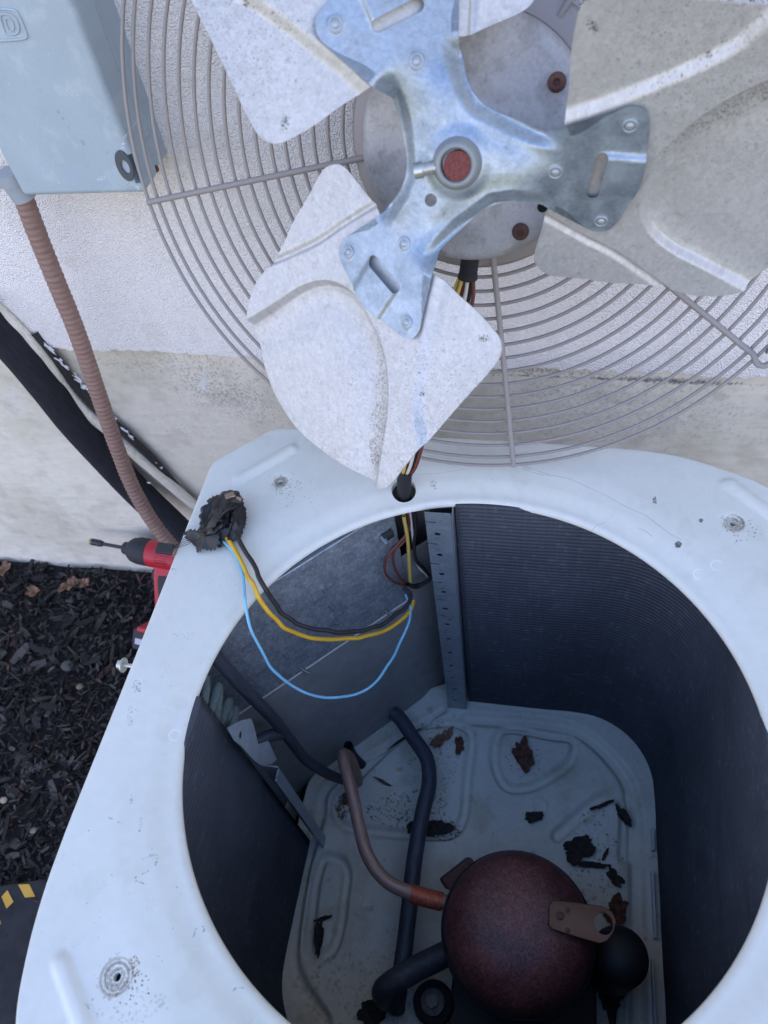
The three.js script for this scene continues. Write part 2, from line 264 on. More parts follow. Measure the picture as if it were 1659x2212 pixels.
{
  // loops from the inner lip (underside) up over the top, down the outer skirt and back under
  const loops = [], R0 = 0.2915;
  const pushR = (fn) => loops.push(outline.map(([x, z]) => { const a = Math.atan2(z, x), R = Math.hypot(x, z); return fn(a, R); }));
  const C = (a, r) => [Math.cos(a) * r, Math.sin(a) * r], I = (a, r) => [LX + Math.cos(a) * r, LZ + Math.sin(a) * r];
  const mid = (a, R, t) => { const p = I(a, R0 + 0.009), q = C(a, R - 0.006); return [lerp(p[0], q[0], t), lerp(p[1], q[1], t)]; };
  pushR((a) => [...I(a, R0 + 0.002), TOP - 0.0215]);
  pushR((a) => [...I(a, R0), TOP - 0.0205]);
  for (let k = 0; k <= 7; k++) { const t = k / 7 * Math.PI / 2, r = R0 + 0.009 * (1 - Math.cos(t)); pushR((a) => { const [x, z] = I(a, r), [xe, ze] = I(a, R0 + 0.009); return [x, z, coverY(xe, ze) - 0.007 * (1 - Math.sin(t))]; }); }
  const NR = 46; for (let k = 1; k <= NR; k++) pushR((a, R) => { const [x, z] = mid(a, R, k / NR); return [x, z, coverY(x, z)]; });
  for (let k = 1; k <= 4; k++) { const t = k / 4 * Math.PI / 2; pushR((a, R) => { const [x, z] = C(a, R - 0.006 + 0.006 * Math.sin(t)); return [x, z, TOP - 0.006 * (1 - Math.cos(t))]; }); }
  pushR((a, R) => [...C(a, R), TOP - 0.05]);
  pushR((a, R) => [...C(a, R - 0.0015), TOP - 0.0505]);
  pushR((a, R) => [...C(a, R - 0.002), TOP - 0.0085]);
  const dn = 12; for (let k = 1; k <= dn; k++) pushR((a, R) => { const p = I(a, R0 + 0.0095), q = C(a, R - 0.0075), t = 1 - k / dn, x = lerp(p[0], q[0], t), z = lerp(p[1], q[1], t); return [x, z, coverY(x, z) - 0.0075]; });
  const n = TOPN, m = loops.length, pos = [], uv = [], idx = [];
  for (const l of loops) for (const [x, z, y] of l) { pos.push(x, y, z); uv.push((x + 0.42) / 0.84, (z + 0.42) / 0.84); }
  for (let k = 0; k < m; k++) for (let i = 0; i < n; i++) { const k2 = (k + 1) % m, j = (i + 1) % n, a = k * n + i, b = k * n + j, c = k2 * n + i, d = k2 * n + j; idx.push(a, b, d, a, d, c); }
  let g = geoFrom(pos, idx, uv);
  // orientation check: the flat top must face up
  { const nn = g.attributes.normal; const k = 20 * n; if (nn.getY(k) < 0) { for (let i = 0; i < idx.length; i += 3) { const t = idx[i]; idx[i] = idx[i + 1]; idx[i + 1] = t; } g = geoFrom(pos, idx, uv); } }
  const cutters = holes.map(([x, z]) => new THREE.CylinderGeometry(0.0036, 0.0036, 0.06, 20).translate(x, TOP, z));
  cutters.push(new THREE.CylinderGeometry(0.0155, 0.0155, 0.08, 32).translate(wireHole[0], TOP, wireHole[1]));
  g = cut(g, cutters, mBlack);
  const tp = (x, y, w, h) => { const p = onY(x, y, TOP); return [(p.x + 0.42) / 0.84 * w, (p.z + 0.42) / 0.84 * h]; };
  const tex = canvasTex(2048, 2048, (u, v) => {
    const c = fbm(u * 6, v * 6, 4, 101) - 0.5, f = fbm(u * 120, v * 120, 2, 103) - 0.5, s = ss(0.66, 0.76, fbm(u * 22, v * 22, 4, 105)) * 5;
    return [px8(216 + c * 12 + f * 6 - s), px8(216 + c * 11 + f * 6 - s), px8(206 + c * 14 + f * 6 - s * 1.3)];
  }, (g, w, h) => {
    const line = (pts, col, wd, al, jit = 0) => { g.globalAlpha = al; g.strokeStyle = col; g.lineWidth = wd; g.beginPath(); pts.forEach(([x, y], i) => { const p = tp(x, y, w, h); const X = p[0] + rr(-jit, jit), Y = p[1] + rr(-jit, jit); i ? g.lineTo(X, Y) : g.moveTo(X, Y); }); g.stroke(); g.globalAlpha = 1; };
    const dots = (x, y, sx, sy, n, col, r0, r1, a0, a1) => { for (let i = 0; i < n; i++) { const a = rr(0, 6.28), q = Math.sqrt(rnd()), p = tp(x + Math.cos(a) * q * sx, y + Math.sin(a) * q * sy, w, h); g.globalAlpha = rr(a0, a1); g.fillStyle = col; g.beginPath(); g.ellipse(p[0], p[1], rr(r0, r1), rr(r0, r1), 0, 0, 6.3); g.fill(); } g.globalAlpha = 1; };
    for (let i = 0; i < 260; i++) { const a = rr(0, 6.28), r0 = rr(0.3, 0.4), x = (Math.cos(a) * r0 + 0.42) / 0.84 * w, y = (Math.sin(a) * r0 + 0.42) / 0.84 * h, l = rr(4, 34), q = rr(0, 6.28); g.globalAlpha = rr(0.06, 0.22); g.strokeStyle = rnd() < 0.5 ? '#a9aaa6' : '#f4f5f4'; g.lineWidth = rr(0.5, 1.6); g.beginPath(); g.moveTo(x, y); g.lineTo(x + Math.cos(q) * l, y + Math.sin(q) * l); g.stroke(); }
    for (let i = 0; i < 70; i++) { const a = rr(0, 6.28), r0 = rr(0.3, 0.42), X = (Math.cos(a) * r0 + 0.42) / 0.84 * w, Y = (Math.sin(a) * r0 + 0.42) / 0.84 * h; for (let k = 0; k < 26; k++) { g.globalAlpha = rr(0.03, 0.12); g.fillStyle = '#9c9a90'; g.beginPath(); g.ellipse(X + rr(-14, 14), Y + rr(-14, 14), rr(0.6, 3), rr(0.6, 2.4), 0, 0, 6.3); g.fill(); } } g.globalAlpha = 1;
    // rust and grime worn round the screw holes
    for (const [x, y, k] of [[605, 1040, 0.8], [1585, 1128, 1], [250, 2110, 1.25]]) {
      const p = tp(x, y, w, h);
      for (let i = 0; i < 420; i++) { const a = rr(0, 6.28), q = (9 + Math.abs(rr(-1, 1) + rr(-1, 1)) * 15) * k; g.globalAlpha = rr(0.05, 0.3); g.fillStyle = ['#8a8070', '#6f6354', '#a39a8c', '#5b5046'][i & 3]; g.beginPath(); g.ellipse(p[0] + Math.cos(a) * q, p[1] + Math.sin(a) * q, rr(1, 4), rr(0.8, 2.5), a + 1.57, 0, 6.3); g.fill(); }
      g.globalAlpha = 0.3; g.strokeStyle = '#6d6252'; for (let i = 0; i < 9; i++) { g.lineWidth = rr(1.5, 4.5); g.beginPath(); g.arc(p[0], p[1], rr(12, 30) * k, rr(0, 6), rr(0, 6) + 1.6); g.stroke(); }
      g.globalAlpha = 1; dots(x + 22 * k, y + 18 * k, 40 * k, 32 * k, 36, '#3c332c', 0.7, 2.2, 0.4, 0.9);
    }
    dots(290, 2090, 14, 26, 50, '#7a5c40', 0.8, 2.6, 0.3, 0.8);
    dots(275, 2170, 90, 40, 90, '#8f908e', 0.8, 4, 0.1, 0.4);
    // chips down to the metal
    dots(1467, 1171, 7, 6, 60, '#55524c', 1, 3, 0.3, 0.8); dots(1514, 1124, 4, 4, 30, '#5a564e', 1, 2.4, 0.3, 0.8); dots(1415, 1080, 4, 8, 40, '#6b675f', 1, 2.4, 0.3, 0.8); dots(936, 1040, 7, 8, 22, '#4c4a45', 0.8, 2, 0.4, 0.9);
    // cracks in the paint
    line([[1128, 1010], [1150, 1017], [1172, 1024], [1200, 1024], [1235, 1032], [1262, 1046], [1310, 1066], [1350, 1088], [1395, 1108], [1425, 1130], [1450, 1150], [1474, 1165]], '#867f72', 1.1, 0.6, 3);
    line([[1132, 1006], [1160, 1015], [1185, 1022]], '#7a7367', 1.2, 0.6, 2);
    line([[1275, 1130], [1292, 1122], [1310, 1116]], '#7d776d', 1.2, 0.5, 1); line([[1380, 1132], [1398, 1142], [1412, 1152]], '#7d776d', 1.2, 0.5, 1);
    line([[895, 1022], [950, 1018], [1000, 1012]], '#8e8a80', 1.2, 0.5, 2);
    for (const l of [[[228, 1763], [246, 1772], [262, 1779]], [[305, 1853], [320, 1846], [334, 1843]], [[289, 1896], [305, 1886], [318, 1879]], [[331, 1868], [333, 1858], [335, 1848]], [[291, 1902], [303, 1905], [314, 1908]], [[280, 1735], [283, 1722], [280, 1705]], [[298, 1796], [302, 1780], [302, 1765]], [[411, 2020], [414, 2005], [420, 1998]], [[432, 2008], [431, 2000], [428, 1996]], [[490, 2140], [502, 2131], [522, 2131]]]) for (let q = 0; q < 9; q++) { const t = rnd() * 2, i = Math.floor(t), f2 = t - i, X = lerp(l[i][0], l[i + 1][0], f2), Y = lerp(l[i][1], l[i + 1][1], f2); dots(X, Y, 2, 2, 2, '#4e5664', 0.5, 1.3, 0.25, 0.7); }
    dots(295, 1484, 10, 14, 40, '#7f8587', 0.8, 3, 0.2, 0.6); dots(285, 1540, 14, 16, 24, '#8a9092', 0.8, 2.4, 0.2, 0.5); dots(280, 1560, 6, 10, 16, '#777d80', 0.8, 2, 0.2, 0.5); dots(405, 1368, 30, 10, 24, '#8a9092', 0.8, 2, 0.2, 0.5); dots(478, 1245, 40, 30, 30, '#9aa09f', 0.8, 2.4, 0.15, 0.45); dots(375, 1230, 8, 4, 10, '#777', 0.8, 2, 0.3, 0.6);
    dots(260, 1960, 180, 200, 22, '#4d5157', 0.6, 1.5, 0.3, 0.8); dots(420, 1350, 150, 260, 40, '#6a6e72', 0.5, 1.3, 0.2, 0.6); dots(1300, 1060, 300, 60, 50, '#55585c', 0.5, 1.4, 0.3, 0.7); dots(620, 1060, 70, 40, 26, '#3e3a36', 0.6, 1.8, 0.4, 0.9);
    // old round water marks
    g.lineWidth = 3; for (const [x, y, r] of [[1512, 1232, 13], [1550, 1218, 15], [370, 1578, 14]]) { const p = tp(x, y, w, h); g.globalAlpha = 0.3; g.strokeStyle = '#eef0f0'; for (let k = 0; k < 3; k++) { g.beginPath(); g.ellipse(p[0] + rr(-2, 2), p[1] + rr(-2, 2), r * rr(0.9, 1.15), r * rr(0.9, 1.15), 0, rr(0, 2), rr(4, 7)); g.stroke(); } }
    g.globalAlpha = 1;
  });
  tex.flipY = false; 
  part('top_cover', g, std({ map: tex, roughness: 0.5, bumpMap: bumpFine, bumpScale: 0.00008 }), unit, 'white painted top cover with a round fan opening');
}
// cabinet shell
{
  const l = resample(outl.map(([x, z]) => [x * 0.985, z * 0.985]), 200), pos = [], idx = [], n = l.length;
  const rows = [[1, 0.0565], [1, TOP - 0.03], [0.992, TOP - 0.03], [0.992, 0.0565]];
  for (const [k, y] of rows) for (const [x, z] of l) pos.push(x * k, y, z * k);
  for (let r = 0; r < 4; r++) for (let i = 0; i < n; i++) { const a = r * n + i, b = r * n + (i + 1) % n, c = ((r + 1) % 4) * n + i, d = ((r + 1) % 4) * n + (i + 1) % n; idx.push(a, c, d, a, d, b); }
  part('cabinet_panel', geoFrom(pos, idx), std({ color: lin(0.36, 0.35, 0.33), roughness: 0.6, side: THREE.DoubleSide }), unit);
}
// base pan
const bpx = (x, y) => { const p = onY(x, y, PAN); return [p.x, p.z]; };
{
  const out = resample([[-0.30, 0.20], [-0.27, 0.27], [-0.2, 0.31], [0, 0.315], [0.2, 0.31], [0.27, 0.27], [0.30, 0.2], [0.302, 0], [0.30, -0.18], [0.255, -0.262], [0.19, -0.308], [0, -0.318], [-0.085, -0.322], [-0.135, -0.292], [-0.302, -0.125], [-0.312, -0.07], [-0.305, 0.1]], 320);
  const P = (l, close = false) => { const q = resample(l.map(([x, y]) => bpx(x, y)), 60, close); if (close) q.push(q[0]); return q; };
  let grooves = [
    [P([[1010, 1552], [1180, 1565], [1258, 1585], [1345, 1672], [1368, 1735], [1376, 1900], [1380, 2210]]), 0.009, -0.006],
    [P([[955, 1528], [700, 1705], [690, 1760], [655, 1885], [632, 2080], [650, 2130], [700, 2205]]), 0.008, -0.006],
    [P([[1085, 1578], [1190, 1590], [1240, 1600], [1236, 1640], [1195, 1675], [1140, 1702], [1095, 1700], [1072, 1660], [1070, 1610]], true), 0.006, -0.005],
    [P([[1012, 1575], [1010, 1680], [1000, 1770], [980, 1800], [930, 1805], [800, 1795], [745, 1785], [724, 1760], [725, 1730], [760, 1690], [905, 1570]], true), 0.006, -0.005],
    [P([[700, 1855], [735, 1860], [748, 1885], [742, 1940], [735, 2000], [718, 2050], [690, 2068], [668, 2050], [672, 1980], [686, 1890]], true), 0.006, -0.006],
    [P([[1205, 1805], [1250, 1765], [1310, 1722], [1345, 1725], [1352, 1770], [1350, 1850]]), 0.008, -0.005],
    [P([[1270, 2110], [1300, 2080], [1330, 2085], [1338, 2180], [1330, 2230]]), 0.006, -0.005]];
  grooves = grooves.map(([l, w, h]) => [l, w * 1.75, h * 1.9]);
  const f = (x, z) => {
    let y = PAN; for (const [l, w, h] of grooves) y += h * ss(w, w * 0.35, segDist(x, z, l));
    for (const [a, b, r] of [[795, 1955, 0.0095], [1298, 1813, 0.009], [1165, 1742, 0.012]]) { const [cx, cz] = bpx(a, b), d = Math.abs(Math.hypot(x - cx, z - cz) - r); y += 0.002 * ss(0.0035, 0.001, d); }
    return y + (fbm(x * 9, z * 9, 2, 111) - 0.5) * 0.002;
  };
  const g = sheet(out, [0, 0], 130, (x, z, s) => { const y = f(x, z), r = Math.hypot(x, z); return V(x, y - (s ? 0 : 0.002) + 0.012 * ss(0.292, 0.31, Math.max(Math.abs(x), Math.abs(z))), z); });
  { const idx = g.index.array; for (let i = 0; i < idx.length; i += 3) { const t = idx[i]; idx[i] = idx[i + 1]; idx[i + 1] = t; } g.computeVertexNormals(); }
  const uv = g.attributes.uv; for (let i = 0; i < uv.count; i++) uv.setXY(i, (uv.getX(i) + 0.33) / 0.66, (uv.getY(i) + 0.33) / 0.66);
  const tex = canvasTex(1024, 1024, (u, v) => {
    const c = fbm(u * 5, v * 5, 5, 113) - 0.5, d = ss(0.55, 0.8, fbm(u * 14, v * 14, 5, 115)), f2 = fbm(u * 150, v * 150, 2, 117) - 0.5, r = ss(0.72, 0.85, fbm(u * 30, v * 30, 4, 119));
    return [px8(210 + c * 26 - d * 14 + f2 * 12 - r * 20), px8(205 + c * 26 - d * 18 + f2 * 12 - r * 28), px8(192 + c * 26 - d * 24 + f2 * 12 - r * 34)];
  }, (g2, w, h) => {
    const dots = (x, y, sx, sy, n, cols, r0, r1, a0, a1) => { for (let i = 0; i < n; i++) { const a = rr(0, 6.28), q = Math.sqrt(rnd()), [X, Z] = bpx(x + Math.cos(a) * q * sx, y + Math.sin(a) * q * sy); g2.globalAlpha = rr(a0, a1); g2.fillStyle = cols[i % cols.length]; g2.beginPath(); g2.ellipse((X + 0.33) / 0.66 * w, (Z + 0.33) / 0.66 * h, rr(r0, r1), rr(r0, r1), rr(0, 3), 0, 6.3); g2.fill(); } g2.globalAlpha = 1; };
    for (let i = 0; i < 2600; i++) { const X = rnd() * w, Y = rnd() * h, q = fbm(X / w * 9, Y / h * 9, 3, 118); if (q < 0.5) continue; g2.globalAlpha = rr(0.08, 0.3); g2.fillStyle = rnd() < 0.5 ? '#6b604f' : '#4d463c'; g2.beginPath(); g2.ellipse(X, Y, rr(0.5, 2), rr(0.5, 1.6), rr(0, 3), 0, 6.3); g2.fill(); }
    dots(880, 1750, 90, 40, 260, ['#4c443c', '#39332e', '#5e5348'], 0.8, 4, 0.15, 0.6); dots(935, 1640, 55, 90, 200, ['#564a40', '#7a6050'], 0.8, 4, 0.1, 0.5); dots(740, 1740, 18, 26, 120, ['#6e4a34', '#5a3a2a'], 1, 5, 0.2, 0.6); dots(960, 1790, 40, 24, 120, ['#3a332e'], 1, 4, 0.2, 0.6);
    dots(1290, 1860, 60, 120, 160, ['#57503f', '#4a4438'], 0.8, 4, 0.1, 0.5); dots(800, 2140, 150, 90, 260, ['#7c7355', '#6e664c', '#837a5e'], 1, 6, 0.08, 0.3); dots(1320, 2130, 30, 60, 120, ['#4a453a'], 1, 4, 0.15, 0.5); dots(1130, 1640, 40, 40, 60, ['#57504a'], 0.8, 3, 0.15, 0.5);
  });
  tex.flipY = false;
  part('base_pan', g, std({ map: tex, roughness: 0.6, side: THREE.DoubleSide }), unit, 'grey stamped base pan with grooves and dirt');
  for (const [y0, y1] of [[1789, 1837], [1882, 2026], [2072, 2215]]) { const a = onY(1411, y0, PAN + 0.012), b = onY(1413, y1, PAN + 0.012); part('pan_flange', box(a.x - 0.003, a.x + 0.001, PAN - 0.004, PAN + 0.014, a.z, b.z, 0.001), std({ color: lin(0.5, 0.52, 0.55), roughness: 0.5 }), unit); }
  part('base_frame', box(-0.33, 0.33, 0.055, 0.11, -0.33, 0.33, 0.01), mBlack, unit);
}
// condenser coil, ridged fin pack bent round three sides
const COIL = canvasTex(1024, 1024, (u, v) => { const a = vn(u * 420, v * 14, 121, 0) - 0.5, c = fbm(u * 8, v * 6, 5, 123) - 0.5, d = ss(0.62, 0.8, fbm(u * 60, v * 70, 4, 125)); return [px8(62 + a * 8 + c * 20 + d * 14), px8(67 + a * 8 + c * 20 + d * 14), px8(76 + a * 8 + c * 20 + d * 14)]; });
const mCoil = std({ map: COIL, metalness: 0.2, roughness: 0.62 });
function coil(path, y0, y1, thick, label) {
  const c = new THREE.CatmullRomCurve3(path.map(([x, z]) => V(x, 0, z)), false, 'centripetal'), n = 150, pts = c.getSpacedPoints(n), L = c.getLength();
  const pitch = 0.0076, m = Math.round((y1 - y0) / pitch) * 4, pos = [], uv = [], idx = [];
  for (const s of [0, 1]) for (let j = 0; j <= m; j++) for (let i = 0; i <= n; i++) {
    const t = c.getTangentAt(i / n), nx = -t.z, nz = t.x, y = lerp(y0, y1, j / m), w = s ? thick : -0.0019 * Math.cos(j / 4 * 2 * Math.PI) + (vn(i * 0.25, j * 0.07, 131) - 0.5) * 0.0012;
    pos.push(pts[i].x + nx * w, y, pts[i].z + nz * w); uv.push(i / n * L / 0.6, y / 0.6);
  }
  const N = (n + 1) * (m + 1), at = (s, j, i) => s * N + j * (n + 1) + i;
  for (let j = 0; j < m; j++) for (let i = 0; i < n; i++) { idx.push(at(0, j, i), at(0, j, i + 1), at(0, j + 1, i + 1), at(0, j, i), at(0, j + 1, i + 1), at(0, j + 1, i), at(1, j, i), at(1, j + 1, i + 1), at(1, j, i + 1), at(1, j, i), at(1, j + 1, i), at(1, j + 1, i + 1)); }
  for (const i of [0, n]) for (let j = 0; j < m; j++) idx.push(at(0, j, i), at(1, j, i), at(1, j + 1, i), at(0, j, i), at(1, j + 1, i), at(0, j + 1, i));
  for (const j of [0, m]) for (let i = 0; i < n; i++) idx.push(at(0, j, i), at(0, j, i + 1), at(1, j, i + 1), at(0, j, i), at(1, j, i + 1), at(1, j, i));
  const g = geoFrom(pos, idx, uv); return part('coil', g, Object.assign(mCoil, { side: THREE.DoubleSide }), unit, label);
}
{
  const arc = (cx, cz, r, a0, a1, k = 8) => Array.from({ length: k + 1 }, (_, i) => { const a = lerp(a0, a1, i / k) * Math.PI / 180; return [cx + Math.cos(a) * r, cz + Math.sin(a) * r]; });
  const r = 0.125, x = 0.288, z = 0.296;
  coil([[-x, -0.012], [-x, 0.05], [-x, 0.11], ...arc(-x + r, z - r, r, 180, 90), [-0.05, z], [0.05, z], ...arc(x - r, z - r, r, 90, 0), [x, 0.06], [x, -0.06], ...arc(x - r, -z + r, r, 0, -90), [0.1, -z], [0.03, -z], [-0.04, -z]].reverse(), PAN + 0.004, TOP - 0.016, -0.032, 'dark ridged fin coil lining the inside');
}
// end plate of the back coil with slots and holes
{
  const sh = new THREE.Shape(), w = 0.033, H = 0.604, st = 0.0475;
  sh.moveTo(0, 0); sh.lineTo(w, 0); sh.lineTo(w, H); sh.lineTo(0, H);
  for (let y = H - 0.02; y > 0.03; y -= st) { sh.lineTo(0, y + 0.0015); sh.lineTo(0.013, y + 0.0015); sh.lineTo(0.0135, y - 0.0015); sh.lineTo(0, y - 0.0015); }
  sh.closePath();
  for (let y = H - 0.045; y > 0.03; y -= st) { const p = new THREE.Path(); p.absellipse(0.014, y, 0.0042, 0.0034, 0, Math.PI * 2, true); sh.holes.push(p); }
  const g = new THREE.ExtrudeGeometry(sh, { depth: 0.0012, bevelEnabled: false }).translate(-0.077, PAN + 0.002, -0.281);
  const e = part('coil_end_plate', g, mGalv, unit, 'galvanised slotted strip at the end of the back coil');
  part('fold', box(-0.0435, -0.0422, PAN + 0.002, PAN + 0.6, -0.305, -0.2795, 0), mGalv, e);
  part('backing', box(-0.074, -0.046, PAN, PAN + 0.6, -0.303, -0.296, 0), mBlack, e);
}
// corner: galvanised control box side over a painted corner panel
const cA = V(-0.26, 0, -0.10), cD = V(0.19, 0, -0.185).normalize(), cN = V(0.185, 0, 0.19).normalize();
const onCorner = (x, y, off) => hit(x, y, cA.clone().addScaledVector(cN, off), cN);
{
  const plate = (s0, s1, y0, y1, off, th) => { const g = box(0, s1 - s0, 0, y1 - y0, -th, 0, 0.0015); g.applyMatrix4(new THREE.Matrix4().makeBasis(cD, V(0, 1, 0), cN)); const o = cA.clone().addScaledVector(cD, s0).addScaledVector(cN, off); return g.translate(o.x, y0, o.z); };
  part('corner_panel', plate(-0.09, 0.31, PAN - 0.01, 0.60, -0.047, 0.004), std({ map: speckTex([142, 142, 142], 22, 30, 141), roughness: 0.55 }), unit);
  const cb = part('control_box', plate(-0.095, 0.236, 0.497, TOP - 0.0265, -0.042, 0.01), mGalvMottle, unit, 'galvanised control box side above the corner panel');
  part('edge', plate(-0.095, 0.236, 0.494, 0.4968, -0.0405, 0.0125), std({ color: lin(0.5, 0.47, 0.43), roughness: 0.6 }), cb);
  const pin = (x, y, r, l, m = mPin) => { const p = onCorner(x, y, -0.042); part('pin', cap(p, p.clone().addScaledVector(cN, l).add(V(0, 0.002, 0)), r, r, 10), m, cb); };
  for (const [x, y] of [[700, 1273], [712, 1308], [722, 1340], [614, 1412]]) pin(x, y, 0.0028, 0.011);
  for (const [x, y] of [[836, 1322], [655, 1446]]) { const p = onCorner(x, y, -0.042); part('clip', cap(p.clone().add(V(-0.006, 0.006, 0)), p.clone().add(V(0.006, -0.006, 0)).addScaledVector(cN, 0.004), 0.0024, 0.0024, 8), mPin, cb); }
  const p = onCorner(825, 1160, -0.042), q = onCorner(845, 1146, -0.042);
  const br = cap(p, q, 0.009, 0.009, 4); part('bracket', br, mRubber, cb);
  part('screw', cap(p.clone(), p.clone().addScaledVector(cN, 0.012).add(V(0, -0.004, 0)), 0.0055, 0.0045, 6), mPin, cb);
}
// left coil end: tube sheet, torn flap and return bends
{
  const t = part('tube_sheet', box(-0.2845, -0.262, PAN + 0.002, 0.49, -0.0225, -0.0205, 0), mGalv, unit, 'thin metal end sheet of the left coil');
  part('flange', box(-0.2625, -0.261, PAN + 0.002, 0.485, -0.02, -0.004, 0), mGalv, t);
  const fl = [[490, 1572], [520, 1556], [540, 1552], [550, 1580], [556, 1608], [575, 1600], [596, 1640], [585, 1650], [560, 1652], [545, 1640], [520, 1612], [505, 1600]].map(([x, y]) => onX(x, y, -0.266));
  const sh = new THREE.Shape(); fl.forEach((p, i) => (i ? sh.lineTo(p.z, p.y) : sh.moveTo(p.z, p.y))); const hp = onX(518, 1588, -0.266), ho = new THREE.Path(); ho.absellipse(hp.z, hp.y, 0.004, 0.006, 0, Math.PI * 2, true); sh.holes.push(ho);
  const g = new THREE.ExtrudeGeometry(sh, { depth: 0.0012, bevelEnabled: false, curveSegments: 8 }); const p = g.attributes.position;
  for (let i = 0; i < p.count; i++) { const z = p.getX(i), y = p.getY(i); p.setXYZ(i, -0.266 + p.getZ(i) + 0.35 * Math.max(0, -0.03 - z), y, z); } g.computeVertexNormals();
  part('torn_flap', g, std({ map: GALV, metalness: 0.4, roughness: 0.5, side: THREE.DoubleSide }), t, 'bent torn metal flap');
  for (const [x0, y0, x1, y1] of [[447, 1478, 438, 1520], [478, 1498, 455, 1535], [500, 1530, 478, 1560], [512, 1548, 498, 1575], [440, 1500, 446, 1540]]) {
    const a = onZ(x0, y0, -0.055), b = onZ(x1, y1, -0.03); a.x -= 0.004;
    part('return_bend', tube([b.clone().add(V(-0.01, 0.0, 0.03)), b, a.clone().lerp(b, 0.25).add(V(0, 0.006, -0.012)), a, a.clone().add(V(0.004, -0.014, 0.04))], 0.0062, 24, 10), std({ map: speckTex([98, 112, 112], 44, 30, 143), roughness: 0.75 }), unit);
  }
}
